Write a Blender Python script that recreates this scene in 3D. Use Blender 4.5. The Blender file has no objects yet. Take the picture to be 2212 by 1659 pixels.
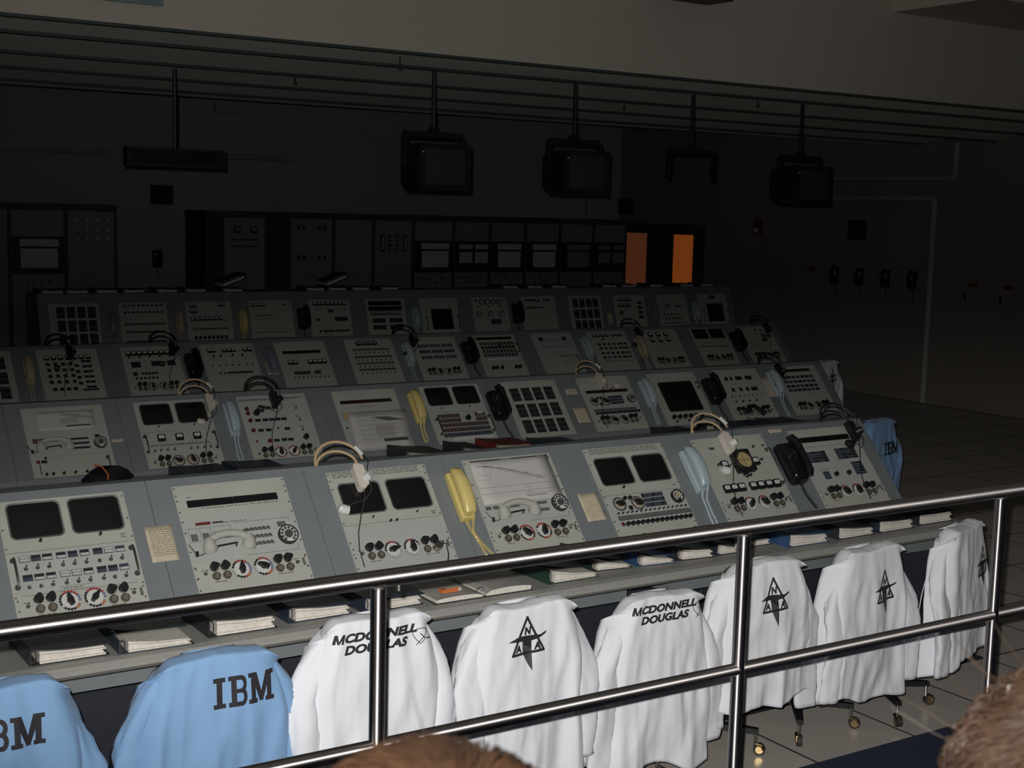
import bpy, bmesh, math, random
from mathutils import Vector, Matrix, noise
random.seed(7)
PI = math.pi
SC = bpy.context.scene
COL = SC.collection

# ------------------------------------------------------------------ camera
cam = bpy.data.cameras.new('camera')
cam.sensor_fit = 'HORIZONTAL'; cam.sensor_width = 36.0; cam.lens = 48.275
cam.clip_start = 0.02; cam.clip_end = 100
cam.dof.use_dof = True; cam.dof.focus_distance = 5.5; cam.dof.aperture_fstop = 15
CAM = Vector((0, 0, 2.30))
RT = Vector((0.83761135, -0.54571493, 0.02454452)); UP = Vector((0.04728009, 0.11718594, 0.9919839)); FW = Vector((0.54421669, 0.82973651, -0.12395772))
co = bpy.data.objects.new('camera', cam); COL.objects.link(co)
co.matrix_world = Matrix(((RT.x, UP.x, -FW.x, CAM.x), (RT.y, UP.y, -FW.y, CAM.y), (RT.z, UP.z, -FW.z, CAM.z), (0, 0, 0, 1)))
SC.camera = co

# ------------------------------------------------------------------ world: dim bluish ambient added to lift the walls and ceiling
w = bpy.data.worlds.new('dim_ambient'); SC.world = w; w.use_nodes = True
w.node_tree.nodes['Background'].inputs[0].default_value = (0.62, 0.72, 1.0, 1)
w.node_tree.nodes['Background'].inputs[1].default_value = 0.032

# ------------------------------------------------------------------ the main light: the photographer's flash, as two spots beside the lens
fpos = CAM + UP*0.055 - RT*0.035
def flash(name, energy, size, scale, target):
    fl = bpy.data.lights.new(name, 'SPOT')
    fl.energy = energy; fl.color = (1.0, 0.975, 0.94); fl.shadow_soft_size = 0.012
    fl.spot_size = math.radians(size); fl.spot_blend = 1.0
    fo = bpy.data.objects.new(name, fl); COL.objects.link(fo)
    z = -(Vector(target)-fpos).normalized(); x = Vector((0, 0, 1)).cross(z).normalized(); y = z.cross(x)
    fo.matrix_world = Matrix(((x.x, y.x, z.x, fpos.x), (x.y, y.y, z.y, fpos.y), (x.z, y.z, z.z, fpos.z), (0, 0, 0, 1))) @ Matrix.Diagonal((*scale, 1))
flash('camera_flash_beam', 1040, 31, (3.6, 1.0, 1.0), (3.9, 4.3, 0.46))     # flash core, shaped wide and low so the far rows stay dim
flash('flash_ceiling_fill', 340, 66, (1.25, 1.0, 1.0), (5.4, 8.0, 4.5))    # second spot added, aimed up to brighten bulkhead and ceiling

SC.view_settings.view_transform = 'Standard'; SC.view_settings.look = 'None'
SC.view_settings.exposure = 0.0; SC.view_settings.gamma = 1.0; SC.view_settings.use_curve_mapping = False

# ------------------------------------------------------------------ materials
M = {}
def mat(name, rgb, rough=0.6, metal=0.0, var=0.08, scale=25.0, bump=0.0, bscale=200.0, emit=None, spec=0.5, coat=0.0, aniso=0.0, sheen=0.0):
    m = bpy.data.materials.new(name); m.use_nodes = True
    nt = m.node_tree; b = nt.nodes['Principled BSDF']
    b.inputs['Roughness'].default_value = rough; b.inputs['Metallic'].default_value = metal
    b.inputs['Specular IOR Level'].default_value = spec
    if coat: b.inputs['Coat Weight'].default_value = coat
    if aniso: b.inputs['Anisotropic'].default_value = aniso
    if sheen: b.inputs['Sheen Weight'].default_value = sheen
    c = (*rgb, 1)
    tc = nt.nodes.new('ShaderNodeTexCoord')
    if var > 0:
        n = nt.nodes.new('ShaderNodeTexNoise'); n.inputs['Scale'].default_value = scale; n.inputs['Detail'].default_value = 4
        nt.links.new(tc.outputs['Object'], n.inputs['Vector'])
        r = nt.nodes.new('ShaderNodeValToRGB')
        r.color_ramp.elements[0].position = 0.3; r.color_ramp.elements[1].position = 0.7
        r.color_ramp.elements[0].color = tuple(x*(1-var) for x in rgb)+(1,); r.color_ramp.elements[1].color = tuple(min(1, x*(1+var)) for x in rgb)+(1,)
        nt.links.new(n.outputs['Fac'], r.inputs['Fac']); nt.links.new(r.outputs['Color'], b.inputs['Base Color'])
    else:
        b.inputs['Base Color'].default_value = c
    if bump > 0:
        n2 = nt.nodes.new('ShaderNodeTexNoise'); n2.inputs['Scale'].default_value = bscale; n2.inputs['Detail'].default_value = 3
        nt.links.new(tc.outputs['Object'], n2.inputs['Vector'])
        bp_ = nt.nodes.new('ShaderNodeBump'); bp_.inputs['Strength'].default_value = bump; bp_.inputs['Distance'].default_value = 0.004
        nt.links.new(n2.outputs['Fac'], bp_.inputs['Height']); nt.links.new(bp_.outputs['Normal'], b.inputs['Normal'])
    if emit:
        b.inputs['Emission Color'].default_value = (*emit[0], 1); b.inputs['Emission Strength'].default_value = emit[1]
    M[name] = m; return m
mat('paint_body', (0.170, 0.190, 0.197), 0.55, var=0.06, scale=6, bump=0.1, bscale=300)
mat('paint_panel', (0.385, 0.395, 0.350), 0.5, var=0.05, scale=5, bump=0.05, bscale=400)
mat('paint_plate', (0.375, 0.392, 0.368), 0.5, var=0.05, scale=7)
mat('seam', (0.05, 0.055, 0.055), 0.7, var=0)
mat('black', (0.012, 0.012, 0.014), 0.45, var=0.1)
mat('black_gloss', (0.010, 0.010, 0.012), 0.16, var=0.05)
mat('screen_glass', (0.007, 0.008, 0.008), 0.22, var=0.1, scale=3)
mat('bezel', (0.11, 0.12, 0.115), 0.5)
mat('readout', (0.006, 0.006, 0.007), 0.35, var=0)
mat('readout_red', (0.022, 0.008, 0.009), 0.35, var=0)
mat('green_mark', (0.05, 0.20, 0.09), 0.5, var=0)
mat('print', (0.055, 0.058, 0.060), 0.7, var=0)
mat('ind_dark', (0.020, 0.022, 0.028), 0.35, var=0.2, scale=60)
mat('ind_blue', (0.045, 0.058, 0.085), 0.35, var=0.2, scale=60)
mat('ind_red', (0.095, 0.055, 0.052), 0.4, var=0.2, scale=60)
mat('ind_white', (0.42, 0.43, 0.42), 0.4, var=0.05)
mat('white_plastic', (0.62, 0.62, 0.60), 0.35, var=0.03)
mat('metal', (0.48, 0.46, 0.43), 0.30, 1.0, var=0.1, scale=40)
mat('metal_dull', (0.24, 0.23, 0.21), 0.42, 1.0, var=0.15, scale=40)
mat('jack', (0.20, 0.175, 0.14), 0.35, 0.35, var=0.2, scale=60)
mat('red', (0.42, 0.030, 0.028), 0.4, var=0.05)
mat('red_dull', (0.16, 0.022, 0.024), 0.45, var=0.05)
mat('amber', (0.62, 0.30, 0.03), 0.4, var=0)
mat('dot_blue', (0.16, 0.22, 0.42), 0.4, var=0)
mat('dot_white', (0.55, 0.55, 0.52), 0.4, var=0)
mat('scope_face', (0.42, 0.33, 0.15), 0.5, var=0.1)
mat('dial_face', (0.40, 0.34, 0.26), 0.5, var=0.05)
mat('paper', (0.47, 0.46, 0.44), 0.8, var=0.04, scale=9)
mat('paper_warm', (0.50, 0.43, 0.32), 0.85, var=0.08, scale=30)
mat('paper_grey', (0.36, 0.35, 0.33), 0.85, var=0.10, scale=12)
mat('page_edge', (0.64, 0.60, 0.54), 0.85, var=0.12, scale=90)
mat('phone_yellow', (0.64, 0.52, 0.19), 0.28, var=0.03, coat=0.2)
mat('phone_blue', (0.36, 0.44, 0.475), 0.30, var=0.03, coat=0.2)
mat('phone_grey', (0.40, 0.40, 0.36), 0.25, var=0.03, coat=0.2)
mat('phone_beige', (0.44, 0.38, 0.26), 0.35, var=0.04)
mat('phone_lilac', (0.20, 0.20, 0.26), 0.35, var=0.04)
mat('tan', (0.46, 0.33, 0.19), 0.5, var=0.06)
mat('tan_dark', (0.03, 0.022, 0.014), 0.8)
mat('headset_white', (0.62, 0.56, 0.50), 0.4, var=0.04)
mat('headset_ivory', (0.50, 0.46, 0.38), 0.4, var=0.04)
mat('desk', (0.30, 0.295, 0.275), 0.55, var=0.06, scale=60, bump=0.15, bscale=500)
mat('cover_dark', (0.025, 0.028, 0.032), 0.5, var=0.1, bump=0.1)
mat('cover_teal', (0.035, 0.052, 0.062), 0.5, var=0.1, bump=0.1)
mat('cover_navy', (0.022, 0.032, 0.055), 0.5, var=0.1, bump=0.1)
mat('cover_blue', (0.030, 0.075, 0.165), 0.5, var=0.1, bump=0.1)
mat('cover_green', (0.016, 0.045, 0.032), 0.5, var=0.1, bump=0.1)
mat('cover_red', (0.16, 0.025, 0.02), 0.5, var=0.1, bump=0.1)
mat('cloth_white', (0.68, 0.70, 0.735), 0.9, var=0.025, scale=4, bump=0.05, bscale=900, sheen=0.1, spec=0.2)
mat('cloth_blue', (0.20, 0.345, 0.56), 0.9, var=0.03, scale=4, bump=0.05, bscale=900, sheen=0.1, spec=0.2)
mat('ink', (0.016, 0.014, 0.018), 0.75, var=0)
mat('chair_vinyl', (0.03, 0.035, 0.04), 0.5)
mat('chrome', (0.60, 0.58, 0.55), 0.16, 1.0, var=0.04)
mat('brass', (0.50, 0.36, 0.17), 0.25, 1.0, var=0.1)
mat('rubber', (0.02, 0.02, 0.02), 0.7)
for nm_, ax_ in (('steel', 'X'), ('steel_post', 'Z')):
    m_ = mat(nm_, (0.46, 0.43, 0.42), 0.46, 1.0, var=0.05, scale=20, aniso=0.93)
    tg_ = m_.node_tree.nodes.new('ShaderNodeTangent'); tg_.direction_type = 'RADIAL'; tg_.axis = ax_
    m_.node_tree.links.new(tg_.outputs['Tangent'], m_.node_tree.nodes['Principled BSDF'].inputs['Tangent'])
    m_.node_tree.nodes['Principled BSDF'].inputs['Anisotropic Rotation'].default_value = 0.25
mat('tile', (0.50, 0.46, 0.415), 0.38, var=0.06, scale=3, bump=0.02, bscale=40)
mat('under_floor', (0.02, 0.02, 0.02), 0.9)
mat('carpet', (0.022, 0.028, 0.052), 1.0, var=0.45, scale=260, bump=0.8, bscale=500, spec=0.1)
mat('ceiling_paint', (0.86, 0.815, 0.74), 0.9, var=0.03, scale=1.0, spec=0.1)
mat('bulkhead_paint', (0.56, 0.52, 0.445), 0.9, var=0.03, scale=0.6, spec=0.1)
mat('track', (0.05, 0.068, 0.066), 0.6, var=0.1)
mat('wall_paint', (0.24, 0.215, 0.19), 0.85, var=0.05, scale=0.8, spec=0.1)
mat('wall_paint_back', (0.34, 0.33, 0.37), 0.85, var=0.05, scale=0.8, spec=0.1)
mat('pipe_paint', (0.34, 0.32, 0.29), 0.6)
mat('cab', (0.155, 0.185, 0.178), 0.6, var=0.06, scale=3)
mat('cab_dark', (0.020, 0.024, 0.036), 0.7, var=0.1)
mat('cab_trim', (0.03, 0.035, 0.05), 0.6)
mat('chart_paper', (0.42, 0.42, 0.40), 0.8, var=0.06)
mat('vent', (0.20, 0.30, 0.29), 0.6)
mat('door_paint', (0.07, 0.06, 0.05), 0.7)
mat('lit_glass_dim', (0.02, 0.012, 0.01), 0.4, var=0, emit=((0.050, 0.0150, 0.0065), 1.0))
mat('lit_glass', (0.02, 0.012, 0.01), 0.4, var=0, emit=((0.125, 0.030, 0.0055), 1.0))
mat('tv_case', (0.012, 0.012, 0.012), 0.5)
mat('tv_glass', (0.040, 0.042, 0.038), 0.18, var=0)
mat('skin', (0.42, 0.22, 0.15), 0.5)
mat('hair_brown', (0.0078, 0.0038, 0.0019), 0.5, spec=0.08, var=0.35, scale=60)
mat('hair_light', (0.0050, 0.0026, 0.0014), 0.45, spec=0.12, var=0.35, scale=60)
mat('shirt_a', (0.05, 0.07, 0.12), 0.9)
mat('shirt_b', (0.10, 0.09, 0.08), 0.9)
mat('trousers', (0.03, 0.035, 0.05), 0.9)

# ------------------------------------------------------------------ mesh helpers
class MB:
    def __init__(s): s.v = []; s.f = []; s.m = []; s.k = 0; s.mats = []
    def mat(s, n):
        if n not in s.mats: s.mats.append(n)
        s.k = s.mats.index(n); return s
    def add(s, vs, fs):
        o = len(s.v); s.v += [tuple(v) for v in vs]
        for f in fs: s.f.append(tuple(i+o for i in f)); s.m.append(s.k)
        return s
    def box(s, x0, x1, y0, y1, z0, z1):
        return s.add([(x0,y0,z0),(x1,y0,z0),(x1,y1,z0),(x0,y1,z0),(x0,y0,z1),(x1,y0,z1),(x1,y1,z1),(x0,y1,z1)],
                     [(0,3,2,1),(4,5,6,7),(0,1,5,4),(1,2,6,5),(2,3,7,6),(3,0,4,7)])
    def taper(s, cx, cy, z0, z1, w0, h0, w1, h1):
        a, b, c, d = w0/2, h0/2, w1/2, h1/2
        return s.add([(cx-a,cy-b,z0),(cx+a,cy-b,z0),(cx+a,cy+b,z0),(cx-a,cy+b,z0),(cx-c,cy-d,z1),(cx+c,cy-d,z1),(cx+c,cy+d,z1),(cx-c,cy+d,z1)],
                     [(0,3,2,1),(4,5,6,7),(0,1,5,4),(1,2,6,5),(2,3,7,6),(3,0,4,7)])
    def cyl(s, cx, cy, z0, z1, r0, r1=None, n=12, cap=True):
        r1 = r0 if r1 is None else r1
        vs = [(cx+r0*math.cos(2*PI*i/n), cy+r0*math.sin(2*PI*i/n), z0) for i in range(n)] + [(cx+r1*math.cos(2*PI*i/n), cy+r1*math.sin(2*PI*i/n), z1) for i in range(n)]
        fs = [(i, (i+1) % n, n+(i+1) % n, n+i) for i in range(n)]
        if cap: fs += [tuple(range(n-1, -1, -1)), tuple(range(n, 2*n))]
        return s.add(vs, fs)
    def ring(s, cx, cy, z0, z1, ri, ro, n=20):
        vs = []
        for r, z in ((ro, z0), (ro, z1), (ri, z1), (ri, z0)):
            vs += [(cx+r*math.cos(2*PI*i/n), cy+r*math.sin(2*PI*i/n), z) for i in range(n)]
        fs = []
        for a in range(4):
            b = (a+1) % 4
            for i in range(n): fs.append((a*n+i, a*n+(i+1) % n, b*n+(i+1) % n, b*n+i))
        return s.add(vs, fs)
    def prism(s, prof, x0, x1):       # prof: list of (y,z), extruded along x
        n = len(prof)
        vs = [(x0, y, z) for y, z in prof] + [(x1, y, z) for y, z in prof]
        fs = [(i, (i+1) % n, n+(i+1) % n, n+i) for i in range(n)] + [tuple(range(n-1, -1, -1)), tuple(range(n, 2*n))]
        return s.add(vs, fs)
    def tube(s, pts, r, n=8, closed=False, cap=True, sq=1.0):
        pts = [Vector(p) for p in pts]; rs = r if isinstance(r, (list, tuple)) else [r]*len(pts)
        vs = []; up = None
        for i, p in enumerate(pts):
            t = (pts[min(i+1, len(pts)-1)] - pts[max(i-1, 0)])
            t = t.normalized() if t.length > 1e-9 else Vector((0, 0, 1))
            if up is None: up = Vector((0, 0, 1)) if abs(t.z) < 0.9 else Vector((0, 1, 0))
            a = t.cross(up)
            if a.length < 1e-4: a = t.cross(Vector((1, 0, 0)))
            a.normalize(); b = a.cross(t).normalized(); up = b
            for k in range(n):
                q = 2*PI*k/n; vs.append(p + a*(rs[i]*math.cos(q)) + b*(rs[i]*sq*math.sin(q)))
        fs = []
        for i in range(len(pts)-1):
            for k in range(n): fs.append((i*n+k, i*n+(k+1) % n, (i+1)*n+(k+1) % n, (i+1)*n+k))
        if cap: fs += [tuple(range(n-1, -1, -1)), tuple((len(pts)-1)*n+k for k in range(n))]
        return s.add(vs, fs)
    def poly(s, pts, z0, z1):         # xy polygon, extruded in z
        n = len(pts)
        vs = [(x, y, z0) for x, y in pts] + [(x, y, z1) for x, y in pts]
        return s.add(vs, [(i, (i+1) % n, n+(i+1) % n, n+i) for i in range(n)] + [tuple(range(n-1, -1, -1)), tuple(range(n, 2*n))])
    def mesh(s, name, smooth=False):
        me = bpy.data.meshes.new(name); me.from_pydata(s.v, [], s.f); me.update()
        for n in s.mats: me.materials.append(M[n])
        me.polygons.foreach_set('material_index', s.m)
        bm = bmesh.new(); bm.from_mesh(me); bmesh.ops.recalc_face_normals(bm, faces=bm.faces); bm.to_mesh(me); bm.free()
        if smooth:
            me.polygons.foreach_set('use_smooth', [True]*len(me.polygons))
            try: me.set_sharp_from_angle(angle=math.radians(40))
            except Exception: pass
        return me
def rrect(cx, cy, w, h, r, n=4):
    out = []
    for (sx, sy, a0) in ((1, 1, 0), (-1, 1, PI/2), (-1, -1, PI), (1, -1, 1.5*PI)):
        for i in range(n+1):
            a = a0 + PI/2*i/n; out.append((cx+sx*(w/2-r)+r*math.cos(a), cy+sy*(h/2-r)+r*math.sin(a)))
    return out
CACHE = {}
def cached(key, fn, smooth=False):
    if key not in CACHE:
        b = MB(); fn(b); CACHE[key] = b.mesh(key if isinstance(key, str) else key[0], smooth)
    return CACHE[key]
def link(name, me, parent=None, loc=(0,0,0), rot=(0,0,0), scale=None):
    o = bpy.data.objects.new(name, me); COL.objects.link(o)
    if parent: o.parent = parent
    o.location = loc; o.rotation_euler = rot
    if scale: o.scale = scale
    return o
def tag(o, label, cat, group=None):
    o['label'] = label; o['category'] = cat
    if group: o['group'] = group
    return o
def thing(name, label, cat, loc=(0,0,0), rot=(0,0,0), group=None):
    return tag(link(name, None, None, loc, rot), label, cat, group)
def struct(name, b, parent=None, loc=(0,0,0), smooth=False):
    o = link(name, b.mesh(name, smooth), parent, loc)
    if not parent: o['kind'] = 'structure'
    return o

# ------------------------------------------------------------------ the room
struct('floor', MB().mat('under_floor').box(-4, 14.05, -3, 18.3, -0.25, -0.006))
FLOOR = bpy.data.objects['floor']
T = 0.61
tile_me = cached('tile', lambda b: b.mat('tile').add(
    [(0.007,0.007,0),(T-0.007,0.007,0),(T-0.007,T-0.007,0),(0.007,T-0.007,0),(0.006,0.006,-0.006),(T-0.006,0.006,-0.006),(T-0.006,T-0.006,-0.006),(0.006,T-0.006,-0.006)],
    [(0,1,2,3)]).mat('under_floor').add([(0.007,0.007,0),(T-0.007,0.007,0),(T-0.007,T-0.007,0),(0.007,T-0.007,0),(0.006,0.006,-0.006),(T-0.006,0.006,-0.006),(T-0.006,T-0.006,-0.006),(0.006,T-0.006,-0.006)], [(0,4,5,1),(1,5,6,2),(2,6,7,3),(3,7,4,0)]))
tx0, ty0 = 4.82-T*7, 4.54-T*2
for i in range(0, 23):
    for j in range(0, 16):
        x, y = tx0+i*T, ty0+j*T
        if x+T > 14.1: continue
        front = y < 4.4 and x > 0.5 and x < 9.5
        right = x > 5.6 + max(0, (y-5.0))*0.72 and y < 12.9 and y >= 4.3
        if front or right: link('floor_tile', tile_me, FLOOR, (x, y, 0))
b = MB().mat('carpet').box(-4, 14.05, -3, 3.45, 0.0, 0.30)
struct('platform', b)
struct('wall_right', MB().mat('wall_paint').box(14.05, 14.25, -3, 18.5, -0.25, 4.7))
WR = bpy.data.objects['wall_right']
struct('wall_back', MB().mat('wall_paint_back').box(-4, 14.05, 18.3, 18.5, -0.25, 4.7))
struct('wall_left', MB().mat('wall_paint').box(-4.2, -4, -3, 18.5, -0.25, 4.7))
struct('wall_bulkhead', MB().mat('bulkhead_paint').box(-4, 14.05, 7.87, 8.05, 3.302, 4.7))
struct('ceiling', MB().mat('ceiling_paint').box(-4, 14.05, 8.05, 12.65, 3.55, 3.65).box(-4, 14.05, -3, 7.87, 4.55, 4.7).box(-4, 14.05, 12.65, 18.3, 4.3, 4.45))
CE = bpy.data.objects['ceiling']
TRK = [7.86, 8.63, 9.80, 10.92, 12.03, 12.65]
for k in range(5):     # long boards, each tilted to the seats to catch more flash, a dark track along every joint
    ya, yb = TRK[k]+0.03, TRK[k+1]; rise = 0.19*min(1.0, (yb-ya)/1.1)
    link('ceiling_board', MB().mat('ceiling_paint').prism([(ya, 3.302+rise), (yb, 3.304), (yb, 3.33), (ya, 3.33+rise)], -4, 14.05).mesh('ceiling_board'), CE)
for k, y in enumerate(TRK[:5]):
    struct('trim_%d' % (k+1), MB().mat('track').box(-4, 14.05, y-0.004 if k == 0 else y-0.012, y+0.03, 3.284, 3.302))
b = MB().mat('bulkhead_paint').box(8.75, 14.05, 6.9, 7.87, 3.98, 4.55)
struct('wall_duct_casing', b)

# bulkhead fixtures
t = thing('air_vent', 'pale green air vent high on the bulkhead above the front row', 'vent', (2.40, 7.85, 3.42))
link('frame', MB().mat('vent').box(-0.25, 0.30, -0.012, 0.02, 0, 0.22).mesh('frame'), t)
for i in range(5): link('slat', cached('vent_slat', lambda b: b.mat('vent').box(-0.22, 0.27, -0.02, -0.008, 0, 0.02)), t, (0, 0, 0.022+0.038*i), (0.3, 0, 0))
t = thing('ceiling_speaker', 'black box fixed to the bulkhead, cut by the top of the picture', 'speaker', (6.27, 7.6, 3.835))
link('case', MB().mat('tv_case').box(0, 0.52, 0, 0.26, 0, 0.30).mesh('case'), t)
link('grille', MB().mat('cab_trim').box(0.02, 0.50, -0.012, 0, 0.02, 0.28).mesh('grille'), t)
link('wall_bracket', MB().mat('tv_case').box(0.2, 0.32, 0.26, 0.272, 0.05, 0.25).mesh('wall_bracket'), t)

# small hooks on the ceiling tracks
for n, (x, y, ln, d) in enumerate(((4.40, 8.15, 0.085, 'pale hook between the two nearest ceiling tracks'), (4.40, 9.815, 0.045, 'small black hook on the third ceiling track, right of the hanging sign'), (7.55, 9.815, 0.045, 'small black hook on the third ceiling track, between two monitor poles'), (8.05, 8.645, 0.05, 'small black hook on the second ceiling track, left of the rightmost monitor'))):
    bb = MB().mat('track' if n == 0 else 'black').tube([(0, 0, 0.0), (0, 0, -ln*0.5), (0.012, 0, -ln*0.8), (0.004, 0, -ln), (-0.012, 0, -ln*0.9)], 0.006, 6)
    tag(link('ceiling_hook', bb.mesh('ceiling_hook'), None, (x, y, 3.302 if n == 0 else 3.272)), d, 'hook')

# ------------------------------------------------------------------ hanging monitors
def pole_b(b, h): b.mat('tv_case').tube([(0, 0, 0), (0, 0, h)], 0.016, 8)
def hang(name, label, cat, x, y, z, ztop, tv=True):
    t = thing(name, label, cat, (x, y, z))
    bb = MB(); pole_b(bb, ztop-z); link('pole', bb.mesh('pole', True), t)
    bb = MB().mat('tv_case').cyl(0, 0, -0.02, 0.02, 0.05, 0.03)
    link('collar', bb.mesh('collar'), t)
    w2 = 0.235
    bb = MB().mat('tv_case')
    bb.prism([(-0.02, -0.055), (0.02, -0.055), (0.02, -0.015), (-0.02, -0.015)], -w2, w2)
    link('yoke_bar', bb.mesh('yoke_bar'), t)
    for sx in (-1, 1):
        bb = MB().mat('tv_case').box(sx*w2-0.012, sx*w2+0.012, -0.022, 0.022, -0.26, -0.04)
        link('yoke_arm', bb.mesh('yoke_arm'), t)
    if tv:
        bb = MB().mat('tv_case')
        bb.add([(-0.21,-0.17,-0.43),(0.21,-0.17,-0.43),(0.21,-0.17,-0.105),(-0.21,-0.17,-0.105),(-0.21,0.02,-0.43),(0.21,0.02,-0.43),(0.21,0.02,-0.105),(-0.21,0.02,-0.105),(-0.15,0.20,-0.38),(0.15,0.20,-0.38),(0.15,0.20,-0.14),(-0.15,0.20,-0.14)],
               [(0,1,2,3),(0,4,5,1),(1,5,6,2),(2,6,7,3),(3,7,4,0),(4,8,9,5),(5,9,10,6),(6,10,11,7),(7,11,8,4),(8,11,10,9)])
        link('case', bb.mesh('case'), t)
        # convex screen
        bb = MB().mat('tv_glass'); nx, nz = 8, 6; vs = []
        for j in range(nz+1):
            for i in range(nx+1):
                u, v = i/nx*2-1, j/nz*2-1
                vs.append((u*0.165, -0.172-0.014*(1-0.5*u*u-0.5*v*v), -0.262+v*0.125))
        fs = [(j*(nx+1)+i, j*(nx+1)+i+1, (j+1)*(nx+1)+i+1, (j+1)*(nx+1)+i) for j in range(nz) for i in range(nx)]
        bb.add(vs, fs); link('screen', bb.mesh('screen', True), t)
        bb = MB().mat('tv_case')
        bb.box(-0.205, 0.205, -0.185, -0.168, -0.137, -0.11).box(-0.205, 0.205, -0.185, -0.168, -0.425, -0.387).box(-0.205, -0.165, -0.185, -0.168, -0.387, -0.137).box(0.165, 0.205, -0.185, -0.168, -0.387, -0.137)
        link('bezel', bb.mesh('bezel'), t)
        link('power_lamp', MB().mat('white_plastic').cyl(0, 0, 0, 0.006, 0.006, n=8).mesh('power_lamp'), t, (-0.185, -0.186, -0.165), (PI/2, 0, 0))
    return t
hang('hanging_monitor', 'black boxy monitor on a ceiling pole, leftmost of the three', 'monitor', 4.92, 8.6, 2.868, 3.272)
hang('hanging_monitor', 'black boxy monitor on a ceiling pole, middle of the three', 'monitor', 6.15, 8.6, 2.876, 3.272)
hang('hanging_monitor', 'black boxy monitor on a ceiling pole, rightmost of the three', 'monitor', 8.52, 8.6, 2.853, 3.272)
hang('monitor_bracket', 'empty black forked bracket hanging from a ceiling pole without a monitor', 'bracket', 7.31, 8.6, 2.856, 3.272, False)
t = thing('hanging_sign', 'long black sign box hanging from a ceiling pole at upper left', 'sign', (3.46, 9.815, 2.70))
bb = MB(); pole_b(bb, 0.572); link('pole', bb.mesh('pole', True), t)
link('case', MB().mat('tv_case').box(-0.366, 0.366, -0.05, 0.05, -0.135, 0).mesh('case'), t)
link('display_window', MB().mat('readout').box(-0.34, 0.34, -0.053, -0.05, -0.115, -0.02).mesh('display_window'), t)

# ------------------------------------------------------------------ instrument panel vocabulary (local x = across, y = up the slope, z = out)
TH = math.atan2(0.36039977, 0.31196836)
def k_knob(b, r=0.0165):
    b.mat('black'); n = 24
    prof = [(r*(1+0.13*math.cos(3*2*PI*i/n))*math.cos(2*PI*i/n), r*(1+0.13*math.cos(3*2*PI*i/n))*math.sin(2*PI*i/n)) for i in range(n)]
    b.poly(prof, 0.002, 0.022); b.mat('bezel').cyl(0, 0, 0, 0.003, r*1.15, n=14)
def k_jack(b): b.mat('jack').cyl(0, 0, 0, 0.007, 0.0175, 0.0165, 16).mat('metal_dull').ring(0, 0, 0.007, 0.010, 0.012, 0.016, 16)
def k_small(b, r=0.009): b.mat('black').cyl(0, 0, 0, 0.014, r, r*0.85, 10)
def k_white(b): b.mat('white_plastic').cyl(0, 0, 0, 0.018, 0.0085, 0.007, 10)
def k_toggle(b): b.mat('metal_dull').cyl(0, 0, 0, 0.004, 0.0085, 0.0075, 8).mat('metal').tube([(0, 0, 0.003), (0, 0.006, 0.018)], [0.0028, 0.004], 6)
def k_screw(b): b.mat('metal').cyl(0, 0, 0, 0.003, 0.0045, 0.003, 8)
def k_ind(b, w, h, cols, bar=True):
    b.mat('print').box(-w/2, w/2, -h/2, h/2, 0, 0.0025)
    b.mat(cols[0]).box(-w/2+0.002, w/2-0.002, 0.001, h/2-0.002, 0.0025, 0.004)
    b.mat(cols[1]).box(-w/2+0.002, w/2-0.002, -h/2+0.002, -0.001, 0.0025, 0.004)
def k_block(b, w, h, c): b.mat('print').box(-w/2, w/2, -h/2, h/2, 0, 0.002).mat(c).box(-w/2+0.0015, w/2-0.0015, -h/2+0.0015, h/2-0.0015, 0.002, 0.0045)
def k_meter(b, w, h):
    b.mat('black').poly(rrect(0, 0, w, h, w*0.12, 2), 0, 0.010)
    b.mat('white_plastic').poly(rrect(0, h*0.12, w*0.72, h*0.46, w*0.1, 2), 0.010, 0.0106)
    b.mat('black').box(-w*0.01, w*0.02, -h*0.05, h*0.28, 0.0106, 0.0112)
def k_gauge(b, r): b.mat('black').ring(0, 0, 0, 0.012, r*0.8, r, 18).mat('ind_white').cyl(0, 0, 0, 0.006, r*0.8, n=18).mat('black').box(-0.0015, 0.0015, -0.002, r*0.7, 0.006, 0.008)
def k_dial(b, r=0.036, cols=None):
    b.mat('dot_white' if cols else 'dial_face').cyl(0, 0, 0, 0.0012, r*0.86, n=24); b.mat('paint_plate').cyl(0, 0, 0, 0.0010, r*1.14, n=24)
    n = 20
    for i in range(n):
        a = PI/2 + 2*PI*i/n
        c = cols[i] if cols else 'print'
        b.mat(c).cyl(r*math.cos(a), r*math.sin(a), 0.0012, 0.003, 0.0044, n=6)
        b.mat('print').cyl(r*math.cos(a), r*math.sin(a), 0.0012, 0.0020, 0.0058, n=6)
def k_pointer(b, r=0.026):
    b.mat('black').poly([(-0.007, -r*0.75), (0.007, -r*0.75), (0.010, 0.0), (0.0035, r*0.85), (0, r), (-0.0035, r*0.85), (-0.010, 0)], 0.0, 0.020)
    b.cyl(0, 0, 0, 0.014, 0.0125, n=12)
def k_rotary(b, r=0.036, dark=False):
    b.mat('black').cyl(0, 0, 0, 0.010, r, r*0.96, 24)
    b.mat('black' if dark else 'dot_white').cyl(0, 0, 0.010, 0.012, r*0.94, n=24)
    b.mat('black_gloss').ring(0, 0, 0.012, 0.016, r*0.86, r*0.96, 24)
    for i in range(10):
        a = -0.9 + 2*PI*i/11.5
        b.mat('dot_white' if dark else 'print').cyl(r*0.66*math.cos(a), r*0.66*math.sin(a), 0.012, 0.0135, r*0.15, n=8)
    b.mat('print' if not dark else 'dial_face').cyl(0, 0, 0.012, 0.017, r*0.42, n=16)
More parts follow.
